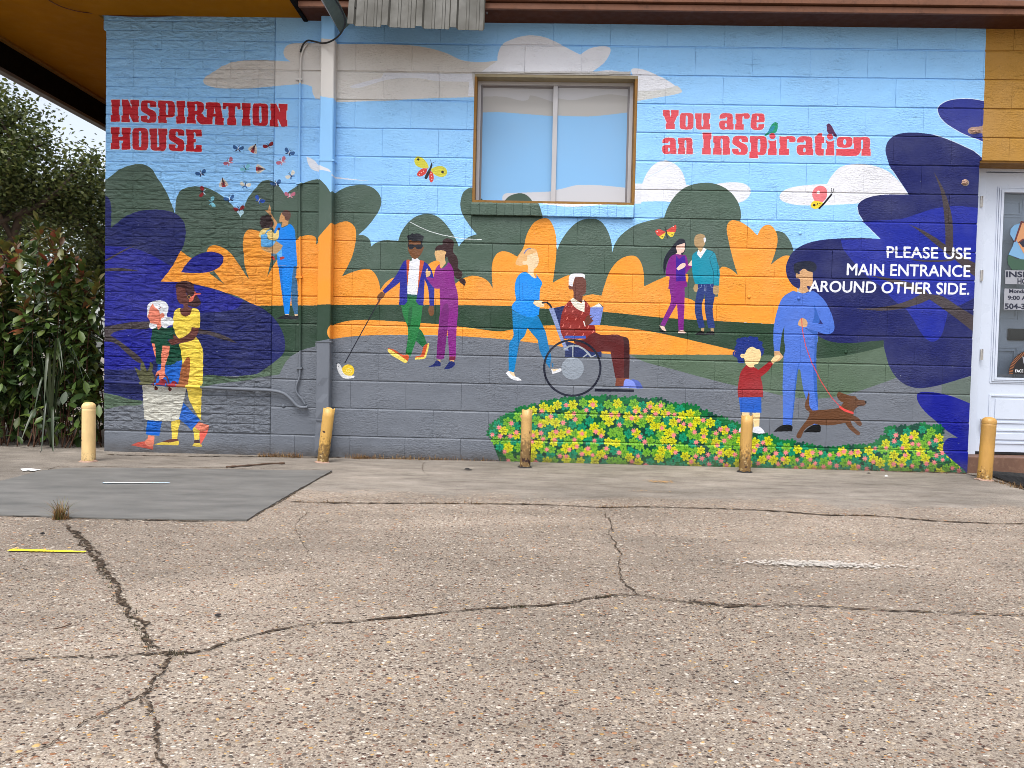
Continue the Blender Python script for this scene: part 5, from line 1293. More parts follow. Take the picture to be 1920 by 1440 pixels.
# ------------------------------------------------------------------ canopy over the left end
can = tag(empty('canopy', (-1.6, 0, 3.2)), 'wide flat canopy with mustard underside and black fascia over the left end of the wall', 'canopy')
def child(mb, name, mat, root, **k):
    o = mb.obj(name, mat, root, **k); o.location = tuple(-Vector(root.location)); return o
CX0, CX1, CZ = on_wall(-75, 28).x, on_wall(570, 36).x, on_wall(330, 31).z
CYF = -0.72
child(MB().box((CX0, CYF, CZ), (CX1, -.004, CZ + .02)).box((CX0, -.004, CZ), (X_ROUGH0 - .06, 6.8, CZ + .02)), 'soffit', M['mustard'], can)
child(MB().box((CX0 + .001, CYF, CZ - .022), (CX0 + .05, 6.8, CZ - .001), .003), 'edge_trim', M['mustard_trim'], can)
child(MB().box((CX0 - .022, CYF, CZ - .215), (CX0 - .001, 6.8, CZ + .16)), 'fascia', M['fascia_black'], can)
child(MB().box((CX0 - .07, CYF, CZ - .245), (CX0 - .0, 6.8, CZ - .216), .003), 'fascia_cap', M['grey_edge'], can)
child(MB().box((CX1 + .001, CYF, CZ - .03), (CX1 + .03, -.005, CZ + .14), .003), 'end_trim', M['fascia_black'], can)
child(MB().box((CX0, CYF, CZ + .021), (CX1, -.004, CZ + .16)).box((CX0, -.004, CZ + .021), (X_ROUGH0 - .06, 6.8, CZ + .16)), 'roof_deck', M['roof_grey'], can)
wire = [on_wall(px, py, yy) for px, py, yy in ((70, -14, -.30), (105, 8, -.2), (140, 20, -.12), (178, 25.5, -.02), (200, 28, -.012), (262, 31, -.012), (330, 29.5, -.012), (364, 27, -.012), (368, 24, -.02))]
tag(MB().tube(spline(wire, 4), .0035, 6).obj('loose_wire', M['wire_brown'], smooth_=True), 'thin loose wire sagging along the top of the rough brickwork under the canopy', 'wire')

# ------------------------------------------------------------------ corrugated metal awning
AY = -.34
a0 = on_wall(652, 46, AY); a1 = on_wall(917, 55.5, AY)
awn = tag(empty('metal_awning', (0, 0, 3.1)), 'ribbed grey metal awning sheet hanging above the wall left of the window', 'awning')
prof = []; x = a0.x; per = .232
while x < a1.x:
    for dx, dy in ((0, .016), (.040, .016), (.052, 0), (.098, 0), (.103, -.0), (.108, .0035), (.122, .0035), (.127, 0), (.172, 0), (.177, .0035), (.191, .0035), (.196, 0), (.222, 0)):
        if x + dx <= a1.x: prof.append((x + dx, dy))
    x += per
sv, sf = [], []
for i, (x, dy) in enumerate(prof):
    u = (x - a0.x) / (a1.x - a0.x); zb = a0.z + (a1.z - a0.z) * u - (.008 if dy < .01 else 0)
    for (yy, zz_) in ((AY - dy, zb), (AY + .05 - dy, zb + .24), (AY + .085 - dy, zb + .40)):
        sv.append((x, yy, zz_)); sv.append((x, yy + .0025, zz_))
for i in range(len(prof) - 1):
    for k in range(2):
        a, b = i * 6 + 2 * k, (i + 1) * 6 + 2 * k
        sf += [(a, b, b + 2, a + 2), (a + 1, a + 3, b + 3, b + 1)]
    sf.append((i * 6, i * 6 + 1, (i + 1) * 6 + 1, (i + 1) * 6))
sheet = build('metal_sheet', sv, sf, M['corrugated'], awn); sheet.location = (0, 0, -3.1)
child(MB().box((a0.x + .01, AY + .09, a0.z + .26), (a1.x - .01, -.24, a0.z + .285)), 'shade_cover', M['roof_dark'], awn)  # unseen cover behind the sheet, added to shade the wall below
# sloping end flashing on the left
ex = on_wall(637, 61, -.12); e2 = on_wall(655, 44, -.12)
dz = .03
child(MB().add([(ex.x, -.12, ex.z), (e2.x, -.12, e2.z), (e2.x + .004, -.12, e2.z - .004), (ex.x + .004, -.12, ex.z - .004),
                (ex.x, -.95, ex.z + dz), (e2.x, -.95, e2.z + dz), (e2.x + .004, -.95, e2.z + dz - .004), (ex.x + .004, -.95, ex.z + dz - .004)],
               [(0, 1, 2, 3), (7, 6, 5, 4), (0, 4, 5, 1), (1, 5, 6, 2), (2, 6, 7, 3), (3, 7, 4, 0)]), 'end_flashing', M['green_metal'], awn)
child(MB().box((ex.x - .022, -.95, ex.z + .035), (ex.x + .003, -.14, ex.z + .06), .002), 'angle_strip', M['alu'], awn)
for px, py in ((665.5, 13), (913, 24)):
    p = on_wall(px, py, AY - .028); child(MB().tube([(p.x, p.y, p.z), (p.x, p.y + .015, p.z)], .006, 8), 'screw', M['debris'], awn)

# ------------------------------------------------------------------ downspout, conduit, cable
PY = -.082
dsx0, dsx1 = on_wall(596, 450, PY).x, on_wall(621.5, 450, PY).x
ds = tag(empty('downspout', ((dsx0 + dsx1) / 2, -.04, 0)), 'square metal downspout painted over with the mural, left of the window wall', 'downspout')
def spout(zs, gx, seed):
    rg = random.Random(seed); v = []; f = []
    for z_ in zs:
        j = lambda s: rg.uniform(-s, s)
        x0, x1, y0, y1 = dsx0 - gx + j(.001), dsx1 + gx + j(.001), PY - gx + j(.0015), -.004
        ym = y0 + (rg.uniform(.004, .016) if (z_ < .9 and rg.random() < .35) else 0)
        for c in ((x0 + .006, y0), ((x0 + x1) / 2, ym), (x1 - .006, y0), (x1, y0 + .006), (x1, y1), (x0, y1), (x0, y0 + .006)): v.append((c[0], c[1], z_))
    for i in range(len(zs) - 1):
        for k in range(7): f.append((i * 7 + k, i * 7 + (k + 1) % 7, (i + 1) * 7 + (k + 1) % 7, (i + 1) * 7 + k))
    f += [tuple(reversed(range(7))), tuple((len(zs) - 1) * 7 + k for k in range(7))]
    m = MB(); m.add(v, f); return m
zfoot = on_wall(606, 848, PY).z; zcol = on_wall(606, 817, PY).z; ztop = on_wall(610, 26, PY).z
child(spout([zcol - .01] + [zcol + .06 * i for i in range(1, 12)] + [1.2, 1.7, 2.2, 2.7, ztop], 0, 1), 'pipe', M['mural_smooth'], ds)
child(spout([zfoot, zfoot + .05, zcol], .004, 2), 'outlet', M['mural_smooth'], ds)
for pz in (on_wall(606, 787, PY).z, on_wall(606, 640, PY).z, on_wall(606, 300, PY).z):
    child(MB().box((dsx0 - .03, PY - .004, pz - .006), (dsx1 + .012, PY - .0015, pz + .006)).box((dsx1 + .008, PY - .002, pz - .006), (dsx1 + .012, -.004, pz + .006)), 'strap', M['mural_smooth'], ds)
con = [on_wall(px, py, -.016) for px, py in ((577, 80), (569, 92), (564.5, 108), (563, 140), (562, 200), (561, 300), (562, 420), (563, 560), (562.5, 660), (562, 704), (556, 722), (556, 736), (566, 748), (573, 760))]
cd = tag(MB().tube(spline(con, 3), .0075, 8).obj('wall_conduit', M['mural_smooth'], smooth_=True), 'thin conduit painted over, running down the wall beside the downspout', 'conduit')
for py in (150, 345, 520, 690):
    p = on_wall(562, py); MB().box((p.x - .022, -.0265, p.z - .007), (p.x + .022, -.024, p.z + .007)).box((p.x - .022, -.024, p.z - .007), (p.x - .010, .002, p.z + .007)).box((p.x + .010, -.024, p.z - .007), (p.x + .022, .002, p.z + .007)).obj('clip', M['mural_smooth'], cd)
hp = [on_wall(px, py, -.026) for px, py in ((199, 716), (260, 719), (330, 723), (400, 727), (460, 730), (505, 732), (530, 737), (545, 748), (556, 760), (566, 764), (577, 763))]
tag(MB().tube(spline(hp, 4), .0115, 8).obj('painted_hose', M['mural_smooth'], smooth_=True), 'painted-over hose running level across the rough brick to a curled end', 'hose')
bc = [on_wall(px, py, yy) for px, py, yy in ((619, -14, -.62), (634, 8, -.5), (644, 28, -.4), (647, 42, -.33), (643, 56, -.25), (633, 69, -.18), (619, 78, -.13), (605, 81, -.10), (590, 78, -.095), (577, 76, -.05), (568, 84, -.03), (563, 98, -.026))]
tag(MB().tube(spline(bc, 5), .0062, 8).obj('black_cable', M['cable'], smooth_=True), 'black cable looping down from the awning across the downspout top', 'cable')
# ------------------------------------------------------------------ on the ground: repair slab, cracks, paint, stones
def gpt(px, py, z=0.0): return on_ground(px, py, z)
patch_px = [(-260, 905), (-60, 908), (4, 903), (80, 884), (130, 879), (250, 879), (380, 881), (500, 883), (622, 884), (560, 919), (510, 948), (463, 977), (330, 976), (180, 973), (130, 972), (60, 969), (-300, 964)]
_rp = random.Random(4); pv = []
for a, b in zip(patch_px, patch_px[1:] + patch_px[:1]):
    pa, pb_ = gpt(*a), gpt(*b); k_ = max(1, int((pb_ - pa).length / .035))
    for i in range(k_): pv.append(pa.lerp(pb_, i / k_) + Vector((_rp.uniform(-.004, .004), _rp.uniform(-.005, .005), 0)))
n = len(pv)
build('pavement_patch', [(p.x, p.y, .007) for p in pv] + [(p.x, p.y, -.02) for p in pv], [tuple(reversed(range(n)))] + [(i, (i + 1) % n, n + (i + 1) % n, n + i) for i in range(n)], M['patch'])
tag(bpy.data.objects['pavement_patch'], kind='structure')

def crack(px, width, z=.0035, seed=0, jag=1.0):
    """a jagged grit-filled crack as a narrow raised-edge ribbon; width in metres (start, end)"""
    rg = random.Random(seed); z += seed * 3e-5
    pts = spline([gpt(*p) for p in px], 10)
    fine = [pts[0]]
    for a, b in zip(pts, pts[1:]):
        k = max(1, int((b - a).length / .012))
        for i in range(1, k + 1): fine.append(a.lerp(b, i / k))
    v, f = [], []; L = len(fine); drift = 0.0
    for i, p in enumerate(fine):
        t = (fine[min(i + 1, L - 1)] - fine[max(i - 1, 0)]); t.z = 0
        if t.length < 1e-7: t = Vector((1, 0, 0))
        t.normalize(); nrm = Vector((-t.y, t.x, 0))
        drift = drift * .85 + rg.uniform(-1, 1) * .0055 * jag
        w = .80 * (width[0] + (width[1] - width[0]) * i / max(L - 1, 1)) * max(.12, .2 + 2.2 * abs(noise.noise(Vector((i * .17, seed * 7.1, 0)))) + .5 * rg.random() - .1)
        if i in (0, L - 1): w *= .2
        c = p + nrm * drift
        a_, b_ = c + nrm * w * .5 * rg.uniform(.6, 1.3), c - nrm * w * .5 * rg.uniform(.6, 1.3)
        v += [(a_.x, a_.y, z), (b_.x, b_.y, z)]
    f = [(2 * i, 2 * i + 1, 2 * i + 3, 2 * i + 2) for i in range(L - 1)]
    for i in range(0, L, 2):                  # loose grit spilled out of the crack
        u = i / max(L - 1, 1); w = width[0] + (width[1] - width[0]) * u
        for q in range(2 if w > .009 else 1):
            if rg.random() < .45: continue
            cx_, cy__ = fine[i].x + rg.gauss(0, w * .75), fine[i].y + rg.gauss(0, w * .75); r_ = rg.uniform(.0012, .0046); a0 = rg.random() * 6; b = len(v)
            zz_ = z + .0004 + len(f) * 2e-6
            v += [(cx_ + r_ * rg.uniform(.5, 1.5) * math.cos(a0 + k * 1.2566), cy__ + r_ * rg.uniform(.5, 1.5) * math.sin(a0 + k * 1.2566), zz_) for k in range(5)]
            f.append(tuple(range(b, b + 5)))
    return build('crack', v, f, M['crack'], ground)
crack([(128, 985), (165, 1020), (182, 1040), (200, 1070), (218, 1100), (232, 1135), (245, 1160), (262, 1180), (275, 1205), (288, 1222)], (.022, .015), seed=1, jag=1.4)
crack([(140, 995), (182, 1042), (208, 1080), (236, 1140)], (.020, .008), .0030, seed=21, jag=2.4)
crack([(-40, 1241), (60, 1238), (140, 1236), (200, 1232), (290, 1226), (325, 1229)], (.004, .010), seed=2)
crack([(288, 1224), (330, 1228), (370, 1224), (450, 1200), (560, 1175), (680, 1166), (800, 1152), (900, 1142), (960, 1140), (1060, 1133), (1100, 1125), (1140, 1120), (1200, 1118), (1260, 1127), (1330, 1135), (1400, 1135)], (.014, .011), seed=3)
crack([(1395, 1135), (1500, 1137), (1600, 1142), (1760, 1149), (1960, 1157)], (.011, .010), seed=31)
crack([(1290, 1128), (1340, 1134), (1400, 1136)], (.016, .018), .0030, seed=33, jag=2)
crack([(325, 1232), (297, 1265), (278, 1298), (272, 1318)], (.012, .012), seed=4)
crack([(272, 1318), (286, 1335), (294, 1365), (290, 1390), (300, 1412), (312, 1450)], (.007, .005), seed=5)
crack([(280, 1298), (220, 1330), (150, 1362), (80, 1402), (-10, 1440)], (.007, .003), seed=6)
crack([(545, 941), (600, 943), (700, 944), (800, 944), (900, 945), (1000, 946), (1080, 949), (1130, 952), (1200, 951), (1300, 953), (1440, 958), (1540, 966), (1640, 968), (1750, 977), (1900, 983), (2000, 978)], (.022, .022), seed=7, jag=.6)
crack([(1136, 962), (1150, 990), (1143, 1000), (1155, 1030), (1160, 1060), (1160, 1085), (1175, 1100), (1195, 1117)], (.005, .007), seed=8)
crack([(1325, 1134), (1345, 1160), (1365, 1200)], (.005, .002), seed=9)
crack([(575, 960), (556, 985), (562, 1010), (580, 1035), (570, 1075)], (.004, .002), seed=10)
crack([(1797, 886), (1830, 893), (1880, 906), (1925, 919), (2000, 938)], (.020, .026), seed=11, jag=.5)
crack([(-20, 909), (40, 895), (84, 884), (112, 875)], (.016, .006), seed=12)
crack([(70, 880), (130, 877), (230, 878), (360, 879), (480, 881), (620, 884)], (.014, .010), .0085, seed=13, jag=.5)
crack([(-20, 969), (60, 969), (130, 972), (180, 974), (330, 977), (463, 978)], (.012, .012), .0030, seed=14, jag=.6)
crack([(463, 979), (510, 950), (560, 921), (622, 885)], (.012, .012), .0028, seed=15, jag=.6)
crack([(797, 868), (792, 880), (805, 895)], (.006, .003), seed=16)
crack([(200, 853), (330, 855.5), (490, 856.5), (640, 858.5), (875, 862.5), (1100, 866), (1300, 870), (1610, 881.5), (1815, 888)], (.026, .030), .0030, seed=17, jag=.4)
def stripe(name, px, mat, seed, wob=.006, z=.0052):
    rg = random.Random(seed); a, b, w0, w1 = px
    v, f = [], []; N = 60
    for i in range(N + 1):
        u = i / N; p = Vector(gpt(*a)).lerp(gpt(*b), u); w = (w0 + (w1 - w0) * u) * (.75 + .5 * rg.random())
        o = rg.uniform(-wob, wob) * .4
        v += [(p.x, p.y + o - w / 2, z), (p.x, p.y + o + w / 2, z)]
    f = [(2 * i, 2 * i + 2, 2 * i + 3, 2 * i + 1) for i in range(N)]
    return build(name, v, f, mat, ground)
stripe('paint_mark', ((18, 1033), (160, 1037), .030, .018), M['yellow_mark'], 1)
stripe('paint_mark', ((194, 908.5), (318, 908.5), .040, .012), M['blue_mark'], 2, z=.0112)
def blotch(name, px, py, rx, ry, mat, seed, count, z=.0052):
    rg = random.Random(seed); v, f = [], []; c = gpt(px, py)
    for k in range(count):
        x, y = c.x + rg.gauss(0, rx), c.y + rg.gauss(0, ry); r = rg.uniform(.0016, .0065); b = len(v); N = 6; a0 = rg.random()
        v += [(x + r * rg.uniform(.6, 1.4) * math.cos(a0 + 2 * PI * q / N), y + r * rg.uniform(.6, 1.2) * math.sin(a0 + 2 * PI * q / N), z) for q in range(N)]
        v[b:] = [(p[0], p[1], z + k * 3e-6) for p in v[b:]]
        f.append(tuple(range(b, b + N)))
    return build(name, v, f, mat, ground)
blotch('paint_mark', 1540, 1060, .13, .022, M['white_mark'], 3, 1000)
blotch('paint_mark', 1236, 904, .045, .030, M['ochre_mark'], 4, 120)
blotch('paint_mark', 1215, 922, .05, .012, M['ochre_mark'], 5, 26)

# stones standing proud of the worn surface, nearest part of the lot
rng = np.random.default_rng(8)
def scatter(dmin, dmax, per_m2, rlo, rhi, seed):
    r = np.random.default_rng(seed)
    area = .78 * (dmax ** 2 - dmin ** 2); N = int(area * per_m2)
    d = np.sqrt(r.uniform(dmin ** 2, dmax ** 2, N)); lat = r.uniform(-.78, .78, N) * d
    fw = np.array([_f.x, _f.y]) / math.hypot(_f.x, _f.y); rt = np.array([fw[1], -fw[0]])
    xy = np.array([CAM.x, CAM.y]) + d[:, None] * fw + lat[:, None] * rt
    rad = rlo + (rhi - rlo) * r.random(N) ** 2.2
    return xy, rad
A1_, R1_ = scatter(1.15, 2.5, 3900, .0022, .0085, 1); A2_, R2_ = scatter(2.5, 4.1, 1400, .0035, .0088, 2)
XY = np.concatenate([A1_, A2_]); RAD = np.concatenate([R1_, R2_]); N = len(XY)
keep = np.ones(N, bool)
XY, RAD = XY[keep], RAD[keep]; N = len(XY)
ang = np.arange(6) * PI / 3
tv = [(0, 0, 1.0)] + [(.66 * math.cos(a), .66 * math.sin(a), .72) for a in ang] + [(math.cos(a), math.sin(a), -.15) for a in ang]
tv = np.array(tv)
tf = [(0, 1 + k, 1 + (k + 1) % 6) for k in range(6)]
for k in range(6):
    a, b, c, d = 1 + k, 1 + (k + 1) % 6, 7 + (k + 1) % 6, 7 + k
    tf += [(a, d, c), (a, c, b)]
tf = np.array(tf)
el = rng.uniform(.45, .95, N); rot = rng.normal(0, .8, N); ht = RAD * rng.uniform(.10, .30, N)
P = np.repeat(tv[None], N, 0)
P[:, 1:, :2] *= rng.uniform(.82, 1.15, (N, 12, 1))
x = P[:, :, 0] * RAD[:, None]; y = P[:, :, 1] * (RAD * el)[:, None]
c_, s_ = np.cos(rot)[:, None], np.sin(rot)[:, None]
V = np.stack([x * c_ - y * s_ + XY[:, :1], x * s_ + y * c_ + XY[:, 1:2], P[:, :, 2] * ht[:, None]], 2).reshape(-1, 3)
Fc = (tf[None] + (np.arange(N) * 13)[:, None, None]).reshape(-1, 3)
pal = np.array([lin(c)[:3] for c in ((144, 129, 112), (124, 107, 89), (168, 153, 135), (98, 83, 72), (134, 113, 96), (86, 74, 66), (66, 54, 48), (120, 80, 58), (164, 112, 72), (90, 57, 46), (190, 150, 88), (192, 183, 170), (48, 41, 39))])
pw = np.array([.14, .12, .16, .10, .10, .08, .07, .05, .03, .04, .02, .06, .03]); pw /= pw.sum()
ci = pal[rng.choice(len(pal), N, p=pw)] * rng.uniform(.82, 1.1, (N, 1))

def tinted_mesh(name, V, Fc, cols, mat, smooth_=True):
    """triangle or quad mesh from arrays with a per-vertex 'tint' colour"""
    me = bpy.data.meshes.new(name); k = Fc.shape[1]
    me.vertices.add(len(V)); me.vertices.foreach_set('co', V.astype(np.float32).ravel())
    me.loops.add(Fc.size); me.loops.foreach_set('vertex_index', Fc.astype(np.int32).ravel())
    me.polygons.add(len(Fc)); me.polygons.foreach_set('loop_start', np.arange(0, Fc.size, k, dtype=np.int32))
    me.polygons.foreach_set('use_smooth', np.full(len(Fc), smooth_))
    at = me.attributes.new('tint', 'FLOAT_COLOR', 'POINT')
    at.data.foreach_set('color', np.concatenate([cols, np.ones((len(cols), 1))], 1).astype(np.float32).ravel())
    me.materials.append(mat); me.update(calc_edges=True); me.validate()
    return me
pb = mesh_obj('gravel', tinted_mesh('gravel', V, Fc, np.repeat(ci, 13, 0), M['pebble']))
tag(pb, kind='stuff')

# ------------------------------------------------------------------ bollards
def bollard(px, py_top, py_base, dia_px, lab, wear, rgb, seed, top='open', lean_px=0.0):
    base = gpt(px, py_base - 3); dep = base.y - CAM.y
    r = dia_px / 2 * dep / F_PX; h = (py_base - 3 - py_top) * dep / F_PX
    root = tag(empty('bollard', (base.x, base.y, 0)), lab, 'bollard', 'yellow pipe bollards along the foot of the wall')
    lean = math.atan2(lean_px * dep / F_PX, h); root.rotation_euler = (0, lean, 0)
    rg = random.Random(seed); n = 28; v, f = [], []
    zs = [-.03, .0, .012, .04, .1, .18, h * .55, h * .8, h - .06, h - .004 if top == 'open' else h - r * .82]
    for z_ in zs:
        for k in range(n):
            a = 2 * PI * k / n; rr = r * (1 + rg.uniform(-.006, .006) + (rg.uniform(-.02, .03) if 0 <= z_ < .05 else 0))
            zz_ = z_ + (0.012 * noise.noise(Vector((math.cos(a) * 1.6, math.sin(a) * 1.6, seed))) if (top == 'open' and z_ > h - .01) else 0)
            v.append((rr * math.cos(a), rr * math.sin(a), zz_))
    m = len(zs)
    f = [(i * n + k, i * n + (k + 1) % n, (i + 1) * n + (k + 1) % n, (i + 1) * n + k) for i in range(m - 1) for k in range(n)]
    mat = bollard_mat('bollard paint %d' % seed, seed, wear, rgb)
    if top == 'open':                          # cut pipe: a lip and a dark bore
        b = len(v); lst = v[(m - 1) * n:(m - 1) * n + n]
        v += [(x * .86, y * .86, z_ - .001) for x, y, z_ in lst] + [(x * .86, y * .86, h - .12) for x, y, z_ in lst]
        f += [((m - 1) * n + k, (m - 1) * n + (k + 1) % n, b + (k + 1) % n, b + k) for k in range(n)] + [(b + k, b + (k + 1) % n, b + n + (k + 1) % n, b + n + k) for k in range(n)]
        f.append(tuple(b + n + k for k in range(n)))
        o = build('post', v, f, mat, root, True)
    else:
        f.append(tuple((m - 1) * n + k for k in range(n)))
        o = build('post', v, f, mat, root, True)
        cv, cf = [], []; rings = 6
        for k in range(n): cv.append((r * 1.03 * math.cos(2 * PI * k / n), r * 1.03 * math.sin(2 * PI * k / n), h - r * 1.0))
        for i in range(rings):
            t_ = PI / 2 * i / rings
            for k in range(n):
                a = 2 * PI * k / n; cv.append((r * 1.03 * math.cos(t_) ** .8 * math.cos(a), r * 1.03 * math.cos(t_) ** .8 * math.sin(a), h - r * .74 + r * .74 * math.sin(t_)))
        cv.append((0, 0, h)); cf = [(i * n + k, i * n + (k + 1) % n, (i + 1) * n + (k + 1) % n, (i + 1) * n + k) for i in range(rings) for k in range(n)]
        cf += [(rings * n + k, rings * n + (k + 1) % n, (rings + 1) * n) for k in range(n)]
        build('cap', cv, cf, mat, root, True)
    # crumbled collar of concrete where it enters the ground
    cvs, cfs = [], []; K = 18
    for rr, zz_ in ((1.0, .012), (1.14, .007), (1.30, .0)):
        for k in range(K):
            a = 2 * PI * k / K; q = rr * rg.uniform(.92, 1.15) if rr > 1 else .99
            cvs.append((r * q * math.cos(a), r * q * math.sin(a), zz_ * rg.uniform(.4, 1.2)))
    cfs = [(i * K + k, i * K + (k + 1) % K, (i + 1) * K + (k + 1) % K, (i + 1) * K + k) for i in range(2) for k in range(K)]
    build('collar', cvs, cfs, M['debris'] if seed in (3, 4) else M['chip_stone'], root)
    return root
bollard(166, 751.5, 868, 24, 'short domed yellow bollard with smooth paint, in front of the shrub', .10, (238, 202, 140), 1, 'dome')
bollard(605, 763, 870, 21.5, 'leaning open-topped yellow bollard with a mossy streak, in front of the downspout', .75, (214, 168, 88), 2, 'open', 11)
bollard(984.5, 767, 879, 20, 'rust-bitten yellow bollard with a broken top, before the left part of the painted flowers', 1.0, (206, 164, 100), 3, 'open', 1.5)
bollard(1396, 778, 888, 21.5, 'yellow bollard with a rust hole and flaking foot, in front of the painted child', .8, (204, 158, 86), 4, 'open', 2.0)
bollard(1845.5, 782.5, 903, 24.5, 'domed yellow bollard with chipped paint, in front of the white door', .25, (198, 150, 76), 5, 'dome', 5.0)

# ------------------------------------------------------------------ door mat and litter
mt = [gpt(1832, 884), gpt(2090, 905), gpt(2120, 960), gpt(1905, 912)]
mm = MB()
A_, B_, C_, D_ = [Vector(p) for p in mt]
mat_o = MB().add([(A_.x, A_.y, .002), (B_.x, B_.y, .002), (C_.x, C_.y, .002), (D_.x, D_.y, .002), (A_.x, A_.y, .014), (B_.x, B_.y, .014), (C_.x, C_.y, .014), (D_.x, D_.y, .014)],
                 [(3, 2, 1, 0), (4, 7, 6, 5), (0, 4, 5, 1), (1, 5, 6, 2), (2, 6, 7, 3), (3, 7, 4, 0)]).obj('doormat', M['black'])
mat_o['label'] = 'black ribbed rubber mat lying before the doorstep'; mat_o['category'] = 'doormat'
for i in range(1, 15):
    u = i / 15; p, q = A_.lerp(D_, u), B_.lerp(C_, u)
    MB().tube([(p.x, p.y, .015), (q.x, q.y, .015)], .004, 5).obj('rib', M['black'], mat_o)

def flake(name, px, py, w, d, h, mat, lab, cat, seed, n=9):
    rg = random.Random(seed); c = gpt(px, py); v = []
    for rr, zz_ in ((1, .002), (.75, h * .8)):
        for k in range(n):
            a = 2 * PI * k / n; q = rr * rg.uniform(.6, 1.25); v.append((w * q * math.cos(a), d * q * math.sin(a), .004 + zz_ * rg.uniform(.3, 1.1)))
    v.append((0, 0, .004 + h)); f = [(k, (k + 1) % n, n + (k + 1) % n, n + k) for k in range(n)] + [(n + k, n + (k + 1) % n, 2 * n) for k in range(n)]
    o = build(name, v, f, mat); o.location = (c.x, c.y, 0); return tag(o, lab, cat)
flake('paper_scrap', 57, 883, .062, .035, .012, M['paper'], 'crumpled white paper scrap on the ground near the shrub', 'paper', 1, 13)
flake('rubber_scrap', 877, 881.5, .026, .018, .012, M['debris'], 'small black rubber scrap on the apron below the painted woman in purple', 'scrap', 2)
flake('bark_strip', 1042, 866, .052, .012, .020, M['debris'], 'dark curled bark strip against the painted flowers', 'bark', 3)
flake('render_crumb', 1662, 894.5, .012, .010, .012, M['paper'], 'small white crumb of render under the painted dog', 'crumb', 4)
flake('dead_leaf', 1629, 889, .014, .009, .008, M['debris'], 'dark dead leaf on the apron left of the white crumb', 'leaf', 5)
flake('tar_blob', 408, 1157, .010, .008, .006, M['debris'], 'black tar blob on the gravelly concrete beside the wide crack', 'tar', 6)
flake('foil_scrap', 1380, 1283, .007, .006, .005, M['paper'], 'tiny crumpled foil scrap on the aggregate at right', 'foil', 7)
flake('stone_chip', 80, 1004, .012, .008, .010, M['debris'], 'dark stone chip beside the weed clump', 'stone', 8)
tw = [gpt(px, py, .008) for px, py in ((424, 875.5), (452, 873.5), (480, 871.5), (505, 869), (534, 868.5))]
t_o = tag(MB().tube(spline(tw, 4), [.004 + .004 * random.Random(k).random() for k in range(17)], 6).obj('dead_branch', M['twig'], smooth_=True), 'dead twig lying on the apron before the rough brick wall', 'twig')
t2 = [gpt(px, py, .006) for px, py in ((100, 1179), (116, 1176), (134, 1169.5))]
tag(MB().tube(spline(t2, 4), .0016, 5).obj('thin_twig', M['twig'], smooth_=True), 'thin dark twig on the aggregate left of the crack', 'twig')
# ------------------------------------------------------------------ plants
def blades(name, base_pts, count, hlo, hhi, spread, width, cols, mat, seed, lean=.5):
    r = np.random.default_rng(seed); B = np.array([[p.x, p.y, 0.0] for p in base_pts]); bi = r.integers(0, len(B), count)
    b = B[bi] + np.c_[r.normal(0, spread, count), r.normal(0, spread * .5, count), np.zeros(count)]
    h = r.uniform(hlo, hhi, count); az = r.uniform(0, 2 * PI, count); ln = np.abs(r.normal(0, lean, count)); w = width * r.uniform(.6, 1.3, count)
    d = np.c_[np.cos(az), np.sin(az), np.zeros(count)]; sd_ = np.c_[-np.sin(az), np.cos(az), np.zeros(count)]
    V, segs = [], 4
    for k in range(segs):
        t = k / (segs - 1); c = b + d * (h * ln * t * t)[:, None]; c[:, 2] += h * t * (1 - .35 * ln * t)
        ww = (w * (1 - t) + .0002)[:, None]; V += [c - sd_ * ww, c + sd_ * ww]
    V = np.stack(V, 1); F0 = np.array([(2 * k, 2 * k + 1, 2 * k + 3, 2 * k + 2) for k in range(segs - 1)])
    Fc = (F0[None] + (np.arange(count) * 2 * segs)[:, None, None]).reshape(-1, 4)
    c = np.array([lin(x)[:3] for x in cols]); ci = c[r.integers(0, len(c), count)] * r.uniform(.7, 1.2, (count, 1))
    o = mesh_obj(name, tinted_mesh(name, V.reshape(-1, 3), Fc, np.repeat(ci, 2 * segs, 0), mat)); return o
line = lambda a, b, n: [gpt(a[0] + (b[0] - a[0]) * i / n, a[1] + (b[1] - a[1]) * i / n) for i in range(n + 1)]
DRY = ((168, 124, 74), (140, 100, 62), (190, 152, 100), (112, 80, 52), (150, 120, 80))
tag(blades('dry_grass', line((488, 856.5), (562, 858), 12), 380, .012, .055, .012, .0014, DRY, M['dry'], 1, 1.0), kind='stuff')
tag(blades('dry_grass', line((650, 859.5), (960, 865), 40) + line((755, 860), (840, 862), 24) + line((662, 860), (690, 860), 10), 950, .010, .050, .014, .0014, DRY, M['dry'], 2, 1.0), kind='stuff')
tag(blades('dry_grass', line((1100, 867), (1810, 889), 60), 420, .006, .020, .015, .0012, DRY, M['dry'], 3, 1.2), kind='stuff')
tag(blades('dry_grass', line((560, 942), (640, 943), 8) + line((800, 944.5), (900, 945), 10) + line((1130, 952), (1180, 951), 8) + line((1560, 966), (1640, 968), 8), 260, .006, .022, .02, .0012, DRY, M['dry'], 4, 1.3), kind='stuff')
tag(blades('dry_grass', line((1850, 899), (1915, 917), 8), 120, .012, .04, .015, .0013, DRY, M['dry'], 6, 1.0), kind='stuff')
tag(blades('moss', line((150, 1005), (280, 1215), 26) + line((320, 1226), (345, 1228), 4) + line((1120, 1122), (1150, 1119), 5) + line((960, 1140), (990, 1139), 3), 420, .004, .013, .010, .0011, ((58, 56, 36), (84, 76, 46), (70, 60, 44), (96, 84, 60)), M['dry'], 7, 1.2), kind='stuff')
